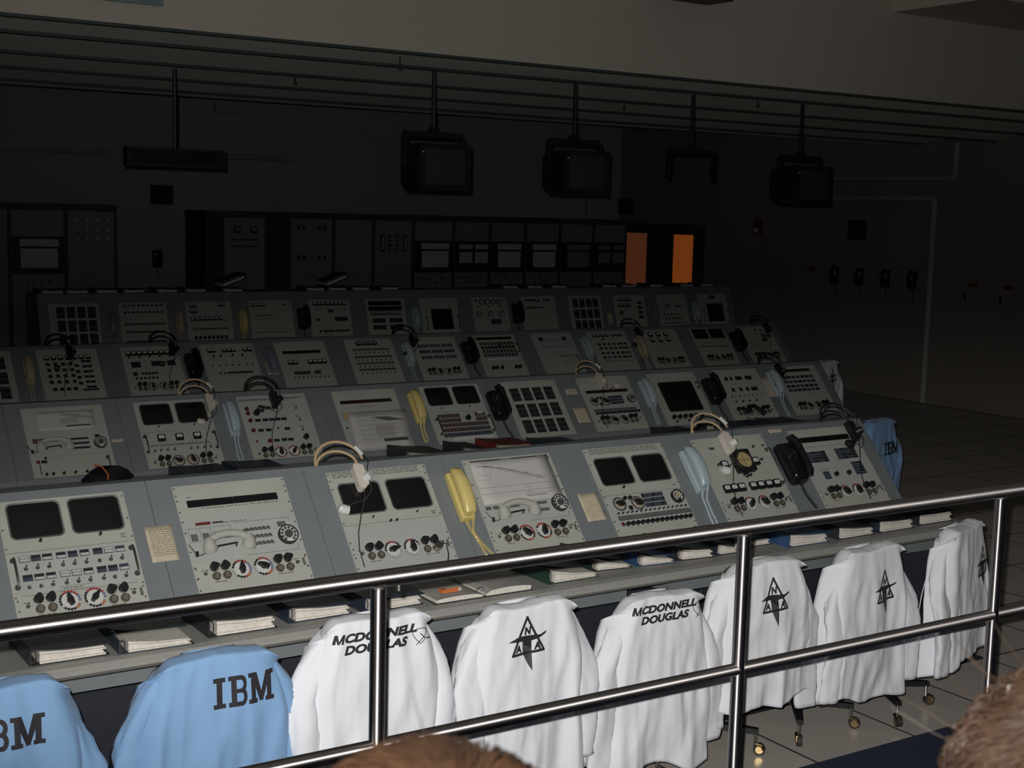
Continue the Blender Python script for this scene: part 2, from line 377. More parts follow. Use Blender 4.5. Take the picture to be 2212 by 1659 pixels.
def k_handle(b, h):
    b.mat('metal_dull').tube([(0, -h/2, 0), (0, -h/2, 0.022), (0, -h/2+0.01, 0.028), (0, h/2-0.01, 0.028), (0, h/2, 0.022), (0, h/2, 0)], 0.005, 6)
    b.cyl(0, -h/2, 0, 0.004, 0.011, n=10).cyl(0, h/2, 0, 0.004, 0.011, n=10)
def k_crt(b, w, h, r):
    pr = rrect(0, 0, w, h, r, 5); n = len(pr)
    inn = rrect(0, 0, w-0.012, h-0.012, r*0.85, 5)
    b.mat('bezel').add([(x, y, 0.0) for x, y in pr]+[(x, y, 0.004) for x, y in pr]+[(x, y, 0.0015) for x, y in inn],
        [(i, (i+1) % n, n+(i+1) % n, n+i) for i in range(n)]+[(n+i, n+(i+1) % n, 2*n+(i+1) % n, 2*n+i) for i in range(n)])
    rings = []
    for k, (f, z) in enumerate(((1.0, 0.0015), (0.66, 0.0045), (0.33, 0.0062))):
        rings += [(x*f, y*f, z) for x, y in inn]
    rings.append((0, 0, 0.007))
    fs = [(k*n+i, k*n+(i+1) % n, (k+1)*n+(i+1) % n, (k+1)*n+i) for k in range(2) for i in range(n)]+[(2*n+i, 2*n+(i+1) % n, 3*n) for i in range(n)]
    b.mat('screen_glass').add(rings, fs)
RINGS = {
 'a': ['red']*3+['black']*4+['dot_white', 'black', 'black', 'black', 'black', 'amber', 'amber', 'dot_white', 'dot_blue', 'dot_blue', 'red', 'red', 'red'],
 'b': ['red']*2+['black']*3+['dot_white']*3+['black']*3+['red', 'amber', 'amber']+['dot_blue']*4+['red', 'red'],
 'c': ['red', 'red', 'black', 'black', 'black', 'black']+['dot_white']*9+['dot_white', 'amber', 'black', 'black', 'red'],
 'd': ['red', 'red', 'red', 'black', 'dot_white', 'dot_white', 'black', 'black', 'black', 'red', 'red', 'amber', 'amber', 'black', 'black', 'red', 'red', 'black', 'red', 'red'],
}
class Panel:
    def __init__(s, obj): s.o = obj
    def put(s, name, key, fn, u, v, z=0.003, rot=0.0, smooth=False, label=None):
        o = link(name, cached(key, fn, smooth), s.o, (u, -v, z), (0, 0, rot))
        if label: o['label'] = label
        return o
    def knob(s, u, v, r=0.0165): s.put('knob', ('knob', r), lambda b: k_knob(b, r), u, v, rot=random.uniform(0, 2))
    def jack(s, u, v): s.put('jack', ('jack',), k_jack, u, v)
    def small(s, u, v, r=0.009): s.put('small_knob', ('small_knob', r), lambda b: k_small(b, r), u, v)
    def white(s, u, v): s.put('white_knob', ('white_knob',), k_white, u, v)
    def tog(s, u, v): s.put('toggle_switch', ('toggle_switch',), k_toggle, u, v, rot=random.choice((0, 0, PI)))
    def screw(s, u, v): s.put('screw', ('screw',), k_screw, u, v)
    def ind(s, u, v, w=0.036, h=0.026, c=('ind_dark', 'ind_white')): s.put('indicator', ('indicator', w, h, c), lambda b: k_ind(b, w, h, c), u, v)
    def block(s, u, v, w, h, c='ind_dark', name='button'): s.put(name, (name, round(w, 4), round(h, 4), c), lambda b: k_block(b, w, h, c), u, v)
    def meter(s, u, v, w=0.046, h=0.046): s.put('meter', ('meter', w, h), lambda b: k_meter(b, w, h), u, v)
    def gauge(s, u, v, r=0.024): s.put('gauge', ('gauge', r), lambda b: k_gauge(b, r), u, v, rot=random.uniform(-1, 1))
    def dial(s, u, v, a, ring='a', r=0.036):
        s.put('dial_ring', ('dial_ring', ring, r), lambda b: k_dial(b, r, RINGS.get(ring)), u, v)
        s.put('dial_pointer', ('dial_pointer', r), lambda b: k_pointer(b, r*0.78), u, v, 0.005, a)
    def rotary(s, u, v, r=0.036, dark=False): s.put('rotary_dial', ('rotary_dial', r, dark), lambda b: k_rotary(b, r, dark), u, v)
    def handle(s, u, v, h=0.07): s.put('handle', ('handle', h), lambda b: k_handle(b, h), u, v, smooth=True)
    def crt(s, u, v, w=0.20, h=0.155, r=0.022): s.put('screen', ('screen', w, h, r), lambda b: k_crt(b, w, h, r), u, v, smooth=True)
    def plate(s, v0, v1, u0=0.0, u1=0.483, c='paint_plate', z=0.0):
        s.put('face_plate', ('face_plate', v0, v1, u0, u1, c), lambda b: b.mat(c).box(u0+0.0008, u1-0.0008, -v1+0.0008, -v0-0.0008, 0, 0.0032), 0, 0, z)
    def read(s, u0, u1, v0, v1, c='readout', marks=0):
        def fn(b):
            b.mat(c).box(u0, u1, -v1, -v0, 0, 0.002)
            for i in range(marks):
                x = u0+(u1-u0)*(i+1)/(marks+1)
                b.mat('green_mark').box(x, x+0.0025, -v0-0.007, -v0-0.004, 0.002, 0.0025).box(x, x+0.0025, -v1+0.004, -v1+0.007, 0.002, 0.0025)
        s.put('readout', ('readout', u0, u1, v0, v1, c), fn, 0, 0, 0.0033)
    def text(s, u0, u1, v, rows=1, dv=0.008, seed=0, h=0.0028):
        def fn(b):
            rr = random.Random(int(seed*100+u0*1000+v*1000)); b.mat('print')
            for k in range(rows):
                x = u0
                while x < u1:
                    l = rr.uniform(0.006, 0.028); 
                    if x+l > u1: break
                    b.box(x, x+l, -v-k*dv-h, -v-k*dv, 0, 0.0005); x += l+rr.uniform(0.003, 0.007)
        s.put('printed_text', ('printed_text', u0, u1, v, rows, seed), fn, 0, 0, 0.0034)
    def lines(s, segs, t=0.0012):
        def fn(b):
            b.mat('print')
            for (a0, b0, a1, b1) in segs:
                b.box(min(a0, a1)-t/2, max(a0, a1)+t/2, -max(b0, b1)-t/2, -min(b0, b1)+t/2, 0, 0.0005)
        s.put('printed_lines', ('printed_lines', str(segs)), fn, 0, 0, 0.0034)
    def row(s, fn, u0, u1, n, v, *a, **k):
        for i in range(n): fn(u0+(u1-u0)*i/max(1, n-1), v, *a, **k)
    def comm(s, v, a1=0.2, a2=-0.6, ring=('a', 'a'), full=True):
        for u in (0.085, 0.129, 0.352, 0.396): s.knob(u, v); s.jack(u, v+0.040)
        s.dial(0.195, v+0.021, a1, ring[0]); s.dial(0.287, v+0.021, a2, ring[1])
        s.tog(0.045, v+0.023); s.tog(0.433, v+0.022)
        if full:
            s.block(0.462, v+0.022, 0.010, 0.032, 'bezel', 'name_plate')
            s.text(0.03, 0.062, v+0.008, seed=1); s.text(0.42, 0.45, v+0.006, seed=2); s.text(0.075, 0.14, v+0.062, seed=3); s.text(0.34, 0.41, v+0.062, seed=4)
            for u, dv in ((0.012, 0.0), (0.012, 0.04), (0.472, 0.0), (0.472, 0.045)): s.screw(u, v+dv)
    def crts(s, v, seed=0, wide=True):
        s.crt(0.131, v); s.crt(0.359, v)
    def grid(s, u0, v0, nx, ny, du, dv, w, h, c='ind_dark', name='button'):
        for j in range(ny):
            for i in range(nx):
                s.block(u0+i*du, v0+j*dv, w, h, c if isinstance(c, str) else c[(i*3+j*2+(i*j) % 3) % len(c)], name)

# ------------------------------------------------------------------ consoles
BP = 0.67884
ROWS = [dict(x0=1.15429, Y=5.27142, Z=1.17151), dict(x0=1.99046, Y=8.37934, Z=1.06324), dict(x0=2.78311, Y=11.19326, Z=1.11467), dict(x0=3.47482, Y=13.45295, Z=1.31880)]
ORD = ['first', 'second', 'third', 'fourth', 'fifth', 'sixth', 'seventh', 'eighth', 'ninth', 'tenth', 'eleventh', 'twelfth', 'thirteenth', 'fourteenth']
ROWN = ['front', 'second', 'third', 'rear']
PL = 0.484
def body_mesh(r):
    Y, Z = 0.0, ROWS[r]['Z']
    if r < 3:
        dz = Z-0.402
        prof = [(-0.10, 0.004), (-0.10, dz-0.092), (-0.30, dz-0.092), (-0.324, dz), (-0.3245, Z-0.3745), (0.0262, Z+0.0303), (0.085, Z+0.0303), (0.30, Z-0.25), (0.30, 0.004)]
    else:
        dz = Z-0.56
        prof = [(-0.05, 0.004), (-0.05, dz-0.092), (-0.16, dz-0.092), (-0.172, dz), (-0.1715, Z-0.53), (0.0275, Z+0.092), (0.42, Z+0.092), (0.45, Z+0.05), (0.45, 0.004)]
    return MB().mat('paint_body').prism(prof, -0.098+0.0012, BP-0.098-0.0012).mesh('body')
BODY = [body_mesh(r) for r in range(4)]
def console(r, bay, nth, desc, fn):
    R = ROWS[r]
    t = thing('console', 'grey console bay with %s, %s from left in %s row' % (desc, nth, ROWN[r]), 'console', (R['x0']+bay*BP, R['Y'], 0), group='console bays, %s row' % ROWN[r])
    link('body', BODY[r], t)
    th = TH if r < 3 else math.atan2(0.47, 0.15)
    nrm = Vector((0, -math.sin(th), math.cos(th)))*0.0006
    p = link('instrument_panel', cached(('instrument_panel', r == 0), lambda b: b.mat('paint_panel').box(0, 0.483, -PL, 0, 0, 0.003)), t, (0, nrm.y, R['Z']+nrm.z), (th, 0, 0))
    P = Panel(p)
    if fn: fn(P)
    return P
def edge_screws(P, vs):
    for v in vs: P.screw(0.008, v); P.screw(0.475, v)

def A_generic(P): P.crts(0.09); P.comm(0.376)
def A0(P):
    P.plate(0.0, 0.216, c='paint_panel'); P.plate(0.222, 0.392, 0.012, 0.471); P.lines([(0.004, 0.219, 0.479, 0.219), (0.03, 0.396, 0.455, 0.396)])
    P.crts(0.089); P.small(0.134, 0.179, 0.006); P.small(0.358, 0.178, 0.006); P.text(0.435, 0.455, 0.185, 3, 0.006, 5)
    us = (0.063, 0.105, 0.147, 0.197, 0.240, 0.284, 0.334, 0.376, 0.419)
    cs = [('ind_white', 'ind_white'), ('ind_dark', 'ind_blue'), ('ind_dark', 'ind_white'), ('ind_dark', 'ind_white'), ('ind_dark', 'ind_blue'), ('ind_dark', 'ind_white'), ('ind_dark', 'ind_blue'), ('ind_white', 'ind_white'), ('ind_blue', 'ind_white')]
    for i, u in enumerate(us):
        P.ind(u, 0.248, c=cs[i]); P.tog(u, 0.288); P.ind(u, 0.326, c=cs[(i*2+1) % 9]); P.tog(u, 0.363)
    P.handle(0.022, 0.305, 0.11); P.handle(0.462, 0.305, 0.11)
    P.lines([(0.165, 0.377, 0.295, 0.377), (0.165, 0.392, 0.295, 0.392)]); P.text(0.18, 0.28, 0.383, seed=9)
    P.comm(0.415, 0.25, -0.75, ('a', 'a')); edge_screws(P, (0.02, 0.12, 0.20, 0.40))
def phone_panel(P, chart=False):
    P.lines([(0.02, 0.198, 0.198, 0.198), (0.198, 0.198, 0.198, 0.25), (0.02, 0.198, 0.02, 0.258), (0.02, 0.258, 0.10, 0.258), (0.215, 0.19, 0.45, 0.19), (0.45, 0.19, 0.45, 0.21), (0.24, 0.340, 0.459, 0.340), (0.459, 0.315, 0.459, 0.340), (0.068, 0.20, 0.068, 0.252), (0.112, 0.20, 0.112, 0.252)])
    for u, w in ((0.040, 0.026), (0.088, 0.026), (0.136, 0.026), (0.170, 0.024), (0.190, 0.024)): P.block(u, 0.238, w, 0.030, 'bezel')
    for k, v in enumerate((0.229, 0.263, 0.295)):
        P.block(0.303, v, 0.116, 0.012, 'bezel', 'button_strip')
        for i in range(6): P.put('push_button', ('push_button',), lambda b: b.mat('metal').cyl(0, 0, 0, 0.011, 0.0065, 0.0055, 8), 0.258+0.018*i, v)
    P.rotary(0.427, 0.272, 0.043); P.block(0.414, 0.218, 0.036, 0.022, 'bezel')
    P.text(0.15, 0.30, 0.181, seed=11)
def A1(P):
    P.plate(0.0, 0.138, c='paint_panel'); P.plate(0.14, 0.352); P.plate(0.354, PL, c='paint_panel')
    P.read(0.045, 0.432, 0.071, 0.103, marks=3); P.text(0.10, 0.43, 0.110, seed=12)
    P.text(0.050, 0.070, 0.055, seed=13); P.block(0.088, 0.180, 0.062, 0.013, 'red_dull', 'tape_label'); P.block(0.150, 0.180, 0.045, 0.008, 'ind_red', 'tape_label')
    phone_panel(P); P.comm(0.376, -0.05, 1.1, ('b', 'b')); edge_screws(P, (0.012, 0.045, 0.07, 0.12, 0.165, 0.215, 0.300, 0.37, 0.42, 0.468))
def A2(P):
    P.plate(0.0, 0.262, c='paint_panel'); P.plate(0.264, PL); P.text(0.025, 0.45, 0.004, 4, 0.008, 14)
    P.crts(0.137); P.lines([(0.0, 0.263, 0.483, 0.263)])
    P.small(0.15, 0.235, 0.004); P.small(0.365, 0.232, 0.004); P.text(0.435, 0.46, 0.235, 3, 0.006, 15); P.small(0.225, 0.262, 0.005); P.small(0.255, 0.262, 0.005)
    P.comm(0.376, -1.5, 0.05, ('c', 'c')); edge_screws(P, (0.012, 0.045, 0.085, 0.25, 0.345, 0.40, 0.465))
    P.put('plug', ('plug',), lambda b: b.mat('metal').cyl(0, 0, 0, 0.022, 0.020, 0.018, 14).mat('black').tube([(0.014, 0, 0.018), (0.03, 0.0, 0.03), (0.028, -0.05, 0.02), (0.01, -0.10, 0.008)], 0.003, 6), 0.400, 0.414, 0.01)
def A3(P):
    P.plate(0.0, 0.245, c='paint_panel'); P.plate(0.247, 0.352); P.plate(0.354, PL, c='paint_panel')
    P.lines([(0.24, 0.340, 0.459, 0.340), (0.459, 0.31, 0.459, 0.340)])
    for u in (0.045, 0.085, 0.135, 0.165, 0.195): P.block(u, 0.256, 0.028, 0.016, 'bezel')
    for v in (0.256, 0.292): P.block(0.303, v, 0.116, 0.014, 'bezel', 'button_strip')
    P.rotary(0.427, 0.270, 0.043); P.comm(0.377, 0.7, -0.05, ('d', 'd')); edge_screws(P, (0.02, 0.13, 0.20, 0.30, 0.40, 0.465))
def dials_panel(P, v, dark=True):
    P.dial(0.080, v, 1.2, 'z', 0.033); P.dial(0.187, v+0.004, 0.9, 'z', 0.033); P.small(0.120, v-0.026, 0.010); P.small(0.150, v-0.026, 0.010); P.block(0.135, v+0.026, 0.022, 0.024, 'ind_dark')
    for j in range(3):
        for i in range(8): P.block(0.232+0.0165*i, v-0.030+0.026*j, 0.0145, 0.022, 'ind_blue' if (i+j) % 4 else 'ind_dark')
    P.rotary(0.433, v-0.004, 0.036, dark)
def A4(P):
    P.plate(0.0, 0.262, c='paint_panel'); P.plate(0.264, 0.432); P.text(0.03, 0.45, 0.006, 4, 0.008, 21)
    P.crts(0.134); P.small(0.142, 0.226, 0.006); P.text(0.44, 0.465, 0.236, 2, 0.006, 22); P.lines([(0.0, 0.263, 0.483, 0.263)])
    dials_panel(P, 0.312)
    P.row(P.small, 0.046, 0.457, 16, 0.362, 0.0042); P.block(0.259, 0.387, 0.44, 0.024, 'bezel', 'label_strip')
    P.put('red_push_button', ('red_push_button',), lambda b: b.mat('metal').ring(0, 0, 0, 0.008, 0.007, 0.011, 12).mat('red_dull').cyl(0, 0, 0, 0.011, 0.007, n=12), 0.047, 0.421)
    P.row(P.small, 0.077, 0.458, 14, 0.421, 0.0115)
    edge_screws(P, (0.02, 0.09, 0.23, 0.27, 0.31, 0.40, 0.45))
def A5(P):
    P.plate(0.0, 0.352, c='paint_panel'); P.plate(0.354, PL)
    P.block(0.109, 0.062, 0.032, 0.012, 'ind_blue'); P.small(0.384, 0.075, 0.006); P.screw(0.454, 0.073); P.put('lamp', ('lamp',), lambda b: b.mat('metal').cyl(0, 0, 0, 0.010, 0.009, 0.006, 10), 0.452, 0.074)
    P.put('oscilloscope', ('oscilloscope',), lambda b: (b.mat('black').poly(rrect(0, 0, 0.125, 0.130, 0.008, 2), 0, 0.022), b.mat('metal_dull').ring(0, 0, 0.022, 0.030, 0.046, 0.054, 24), b.mat('scope_face').cyl(0, 0, 0.022, 0.0235, 0.046, n=24), b.mat('print').box(-0.044, 0.044, -0.0012, 0.0012, 0.0235, 0.024).box(-0.0012, 0.0012, -0.044, 0.044, 0.0235, 0.024)), 0.262, 0.157, label='amber round oscilloscope face in a black square bezel')
    P.meter(0.140, 0.165); P.meter(0.354, 0.162)
    for u, v in ((0.238, 0.232), (0.262, 0.226), (0.250, 0.244), (0.276, 0.238)): P.small(u, v, 0.007)
    for u in (0.085, 0.133, 0.182, 0.261, 0.314, 0.369, 0.424): P.meter(u, 0.301, 0.046, 0.046)
    P.small(0.398, 0.155, 0.006); P.small(0.100, 0.160, 0.006)
    P.comm(0.376, -0.6, 0.75, ('c', 'c')); edge_screws(P, (0.02, 0.40, 0.465)); P.handle(0.466, 0.20, 0.20)
def A6(P):
    P.plate(0.0, 0.110, c='paint_panel'); P.plate(0.112, 0.345); P.plate(0.347, PL, c='paint_panel')
    P.read(0.055, 0.420, 0.050, 0.082); P.lines([(0.02, 0.111, 0.47, 0.111)])
    P.grid(0.062, 0.148, 4, 4, 0.036, 0.017, 0.034, 0.0155, ('ind_blue', 'ind_dark')); P.grid(0.280, 0.143, 4, 4, 0.038, 0.017, 0.036, 0.0155, ('ind_blue', 'ind_dark'))
    P.grid(0.354, 0.232, 2, 5, 0.040, 0.016, 0.038, 0.0145, ('ind_blue', 'ind_dark')); P.grid(0.108, 0.272, 2, 3, 0.024, 0.016, 0.022, 0.0145, 'ind_blue')
    P.small(0.186, 0.288, 0.014); P.small(0.281, 0.288, 0.014); P.text(0.09, 0.17, 0.250, seed=31)
    P.comm(0.376, 0.7, 0.1, ('c', 'c')); edge_screws(P, (0.02, 0.20, 0.46))

# second row
def B0(P):
    P.plate(0.0, 0.195, c='paint_panel'); P.plate(0.197, 0.352); P.plate(0.354, PL, c='paint_panel')
    for u in (0.048, 0.083): P.block(u, 0.234, 0.030, 0.032, 'ind_red')
    for u in (0.120, 0.145, 0.170, 0.197): P.block(u, 0.231, 0.024, 0.026, 'ind_dark')
    for v in (0.234, 0.266, 0.298): P.block(0.305, v, 0.110, 0.013, 'ind_dark', 'button_strip')
    P.rotary(0.425, 0.272, 0.040); P.block(0.415, 0.222, 0.030, 0.020, 'ind_dark'); P.lines([(0.12, 0.345, 0.45, 0.345)])
    P.block(0.040, 0.377, 0.022, 0.022, 'red_dull'); P.block(0.074, 0.378, 0.034, 0.020, 'ind_dark'); P.small(0.085, 0.356, 0.007)
    P.block(0.045, 0.43, 0.006, 0.07, 'ind_red', 'tape_label'); P.handle(0.444, 0.415, 0.075)
    for u in (0.072, 0.110, 0.171, 0.238, 0.306): P.small(u, 0.466, 0.009)
def B1(P):
    P.plate(0.0, 0.225); P.plate(0.227, 0.392, 0.012, 0.471); P.plate(0.394, PL, c='paint_panel'); P.crts(0.096)
    P.lines([(0.01, 0.226, 0.47, 0.226)]); P.small(0.122, 0.19, 0.005); P.small(0.352, 0.19, 0.005)
    for u in (0.123, 0.238, 0.352): P.meter(u, 0.273, 0.050, 0.048)
    P.text(0.04, 0.435, 0.318, 2, 0.006, 41, 0.004); P.handle(0.020, 0.31, 0.11); P.handle(0.462, 0.31, 0.11)
    for u in (0.062, 0.102, 0.144, 0.188, 0.293, 0.335, 0.378, 0.420): P.tog(u, 0.360)
    P.comm(0.420, 1.1, 0.4, ('z', 'z'), False)
def B2(P):
    P.plate(0.0, 0.395, c='paint_plate'); P.plate(0.397, PL, c='paint_panel'); P.text(0.012, 0.46, 0.024, 2, 0.008, 51, 0.005)
    for u, v in ((0.154, 0.098), (0.200, 0.099), (0.245, 0.10), (0.103, 0.189), (0.155, 0.189), (0.199, 0.189), (0.242, 0.189), (0.285, 0.190), (0.104, 0.266), (0.157, 0.267), (0.287, 0.266), (0.191, 0.349), (0.244, 0.348), (0.288, 0.349)): P.block(u, v, 0.038, 0.022, 'ind_dark')
    for u, v in ((0.050, 0.098), (0.050, 0.132), (0.052, 0.188), (0.052, 0.263), (0.141, 0.349)):
        P.put('red_push_button', ('red_push_button2',), lambda b: b.mat('red_dull').cyl(0, 0, 0, 0.016, 0.0115, 0.010, 12).mat('black').ring(0, 0, 0, 0.006, 0.0115, 0.0145, 12), u, v)
    P.knob(0.106, 0.135, 0.019); P.knob(0.396, 0.341, 0.017); P.tog(0.224, 0.260)
    for v in (0.082, 0.173, 0.249): P.text(0.37, 0.41, v, 2, 0.006, 52); P.tog(0.392, v+0.032)
    P.comm(0.416, 0.1, -0.5, ('d', 'd'), False); P.put('red_lamp', ('red_lamp',), lambda b: b.mat('red_dull').cyl(0, 0, 0, 0.01, 0.007, n=10), 0.053, 0.349)
def B3(P):
    P.plate(0.0, 0.15, c='paint_panel'); P.plate(0.152, PL); P.read(0.042, 0.433, 0.080, 0.106, 'readout_red'); P.text(0.18, 0.30, 0.130, seed=61)
    P.block(0.051, 0.206, 0.036, 0.050, 'tan', 'tape_label'); P.small(0.03, 0.30, 0.006); P.lines([(0.02, 0.36, 0.08, 0.36)])
def matrix_panel(P):
    for k, v in enumerate((0.256, 0.294, 0.332, 0.372, 0.412)):
        P.lines([(0.07, v+0.019, 0.45, v+0.019)])
        for i in range(13):
            u = 0.075+0.0305*i
            if k < 2 and 0.25 < u < 0.36: continue
            P.block(u, v, 0.028, 0.030, 'ind_blue' if (k == 4 or (k == 3 and 7 < i < 11)) else 'ind_red')
    P.knob(0.299, 0.284, 0.018); P.white(0.399, 0.250); P.white(0.423, 0.250); P.row(P.white, 0.140, 0.438, 14, 0.446); P.handle(0.045, 0.34, 0.12); P.handle(0.470, 0.34, 0.12)
def B4(P): P.plate(0.0, 0.225); P.plate(0.227, PL, c='paint_panel'); P.crts(0.09); P.lines([(0.01, 0.226, 0.47, 0.226)]); P.small(0.12, 0.19, 0.005); P.small(0.35, 0.188, 0.005); matrix_panel(P)
def lights_grid(P, c=('ind_dark',), us=(0.092, 0.192, 0.291, 0.392), vs=(0.117, 0.257, 0.393), rows=10):
    for v in vs:
        for u in us:
            P.block(u, v, 0.078, 0.112, 'print', 'light_bank')
            for i in range(2): P.put('light_column', ('light_column', c, rows), lambda b: [b.mat(c[k % len(c)]).box(-0.0165, 0.0165, -0.053+0.106*k/rows+0.001, -0.053+0.106*(k+1)/rows-0.0008, 0, 0.002) for k in range(rows)], u-0.0185+0.037*i, v, 0.0075)
def B5(P): P.plate(0, PL, c='paint_panel'); lights_grid(P, ('ind_dark', 'ind_dark', 'ind_red', 'ind_dark'), rows=10)
def B6(P):
    P.plate(0.0, 0.17, c='paint_panel'); P.plate(0.172, 0.345); P.plate(0.347, PL, c='paint_panel'); P.read(0.041, 0.438, 0.120, 0.146, 'readout_red')
    dials_panel(P, 0.219, False); P.block(0.245, 0.300, 0.40, 0.022, 'bezel', 'label_strip'); P.row(P.small, 0.056, 0.457, 18, 0.328, 0.010); P.comm(0.372, 1.0, 0.7, ('z', 'z'), False)
def B7(P):
    P.plate(0.0, 0.39, c='paint_panel'); P.plate(0.392, PL); P.crt(0.245, 0.222, 0.350, 0.280, 0.018); P.row(P.knob, 0.080, 0.359, 6, 0.412); P.row(P.small, 0.095, 0.330, 3, 0.450); P.handle(0.458, 0.13, 0.05)
def B8(P):
    P.plate(0.0, 0.34, c='paint_panel')
    for u, w in ((0.114, 0.036), (0.167, 0.026), (0.247, 0.070), (0.354, 0.070)): P.block(u, 0.088, w, 0.036)
    for u, w in ((0.133, 0.032), (0.215, 0.032), (0.287, 0.032), (0.362, 0.070)): P.block(u, 0.197, w, 0.036)
    P.put('red_lamp', ('red_lamp',), None, 0.081, 0.262); P.row(P.tog, 0.12, 0.40, 7, 0.262); P.row(P.small, 0.10, 0.32, 4, 0.312, 0.008); P.comm(0.385, 0.5, 0.3, ('z', 'z'), False)
def B9(P):
    P.plate(0.0, 0.09, c='paint_panel'); P.plate(0.092, 0.345); P.read(0.10, 0.400, 0.030, 0.058, 'readout_red')
    for k, v in enumerate((0.110, 0.155, 0.200, 0.240)):
        for i in range(7): P.block(0.07+0.052*i, v, 0.040, 0.026, ('ind_dark', 'ind_dark', 'ind_blue', 'ind_red')[(i+k*2) % 4])
    P.lines([(0.05, 0.30, 0.42, 0.30)]); P.comm(0.38, 0.4, 0.2, ('z', 'z'), False)

# third row
def C_m(P): P.plate(0, PL, c='paint_panel'); lights_grid(P, ('ind_dark', 'ind_blue'), rows=4)
def C0(P):
    P.row(P.meter, 0.075, 0.405, 7, 0.085, 0.040, 0.040); P.grid(0.075, 0.145, 4, 4, 0.060, 0.057, 0.030, 0.030); P.grid(0.300, 0.165, 1, 4, 0.06, 0.057, 0.034, 0.028)
    P.grid(0.360, 0.125, 2, 6, 0.040, 0.050, 0.037, 0.022); P.row(P.block, 0.09, 0.25, 4, 0.385, 0.034, 0.03); P.block(0.37, 0.40, 0.13, 0.016)
def C1(P):
    P.row(P.meter, 0.055, 0.430, 9, 0.07, 0.044, 0.042); P.row(P.small, 0.06, 0.40, 5, 0.105, 0.009); P.block(0.10, 0.18, 0.08, 0.056); P.block(0.27, 0.175, 0.08, 0.05); P.block(0.40, 0.175, 0.07, 0.05)
    P.block(0.075, 0.27, 0.036, 0.034); P.row(P.block, 0.14, 0.25, 5, 0.27, 0.022, 0.022); P.row(P.block, 0.08, 0.25, 6, 0.315, 0.02, 0.02); P.lines([(0.27, 0.26, 0.45, 0.26)]); P.comm(0.38, 0.1, -0.2, ('z', 'z'), False)
def C2(P):
    for u in (0.075, 0.105, 0.21, 0.25, 0.29, 0.40, 0.44): P.meter(u, 0.07, 0.040, 0.038)
    P.text(0.13, 0.19, 0.07, 2, seed=71); P.text(0.31, 0.38, 0.07, 2, seed=72)
    for u in (0.10, 0.165, 0.27, 0.36): P.small(u, 0.125, 0.010)
    P.row(P.small, 0.07, 0.43, 7, 0.225, 0.006); P.lines([(0.20, 0.19, 0.32, 0.19)]); P.row(P.block, 0.195, 0.40, 12, 0.30, 0.016, 0.022); P.row(P.small, 0.12, 0.16, 2, 0.305, 0.008)
def C3(P):
    P.plate(0, 0.16, c='paint_panel'); P.read(0.055, 0.420, 0.100, 0.130); P.meter(0.10, 0.225, 0.046, 0.044); P.meter(0.145, 0.225, 0.046, 0.044)
    for u in (0.29, 0.335, 0.38, 0.425): P.meter(u, 0.225, 0.046, 0.044)
    P.row(P.block, 0.12, 0.25, 7, 0.335, 0.018, 0.034); P.row(P.block, 0.31, 0.35, 3, 0.335, 0.018, 0.034); P.row(P.tog, 0.10, 0.42, 9, 0.385); P.text(0.33, 0.42, 0.30, 2, seed=73)
def C4(P):
    P.row(P.gauge, 0.14, 0.30, 4, 0.048, 0.024); P.row(P.meter, 0.13, 0.31, 5, 0.048, 0.035, 0.035)
    for k, v in enumerate((0.115, 0.195, 0.265, 0.335)): P.row(P.block, 0.07, 0.42, 14, v, 0.020, 0.020, 'ind_dark' if k % 2 else 'ind_red'); P.row(P.tog, 0.08, 0.41, 8, v+0.038)
def C5(P):
    for k, v in enumerate((0.10, 0.165, 0.23)):
        for g in (0.07, 0.20, 0.33): P.row(P.block, g, g+0.09, 4, v, 0.022, 0.034, ('ind_blue', 'ind_dark', 'ind_blue')[k])
    P.comm(0.372, 0.2, -0.3, ('z', 'z'), False)
def C6(P):
    P.read(0.04, 0.44, 0.025, 0.055); 
    for k, v in enumerate((0.10, 0.145, 0.19, 0.235)): P.lines([(0.07, v+0.02, 0.44, v+0.02)]); P.row(P.block, 0.075, 0.425, 10, v, 0.030, 0.034, ('ind_red', 'ind_dark', 'ind_red', 'ind_blue')[k])
    P.small(0.27, 0.12, 0.014); P.row(P.white, 0.09, 0.42, 14, 0.285); P.put('lamp', ('lamp',), None, 0.38, 0.09); P.handle(0.465, 0.16, 0.09)
    for u in (0.10, 0.14, 0.20, 0.36, 0.40): P.knob(u, 0.385)
def C7(P):
    P.plate(0, 0.25); P.block(0.10, 0.07, 0.05, 0.04); P.block(0.38, 0.07, 0.05, 0.04); P.text(0.15, 0.35, 0.075, 2, seed=74); P.lines([(0.07, 0.13, 0.43, 0.13)]); P.row(P.small, 0.10, 0.40, 8, 0.17, 0.005)
def C8(P):
    P.row(P.meter, 0.08, 0.24, 4, 0.05, 0.040, 0.036); P.row(P.meter, 0.32, 0.42, 3, 0.05, 0.036, 0.036); P.small(0.17, 0.10, 0.012)
    for k, v in enumerate((0.16, 0.21, 0.27, 0.32)): P.grid(0.10, v, 5, 1, 0.062, 0.05, 0.036, 0.026, ('ind_dark', 'ind_blue')); P.row(P.block, 0.39, 0.43, 2, v, 0.030, 0.026, 'ind_red' if k > 1 else 'ind_dark')
    P.row(P.small, 0.09, 0.43, 8, 0.37, 0.006)
def C9(P):
    for u in (0.12, 0.225, 0.33): P.meter(u, 0.065, 0.052, 0.05); P.meter(u, 0.135, 0.052, 0.05)
    P.lines([(0.08, 0.19, 0.22, 0.19), (0.25, 0.19, 0.42, 0.19)]); P.text(0.10, 0.40, 0.21, 3, 0.03, 75); P.comm(0.375, 0.4, -0.2, ('z', 'z'), False)
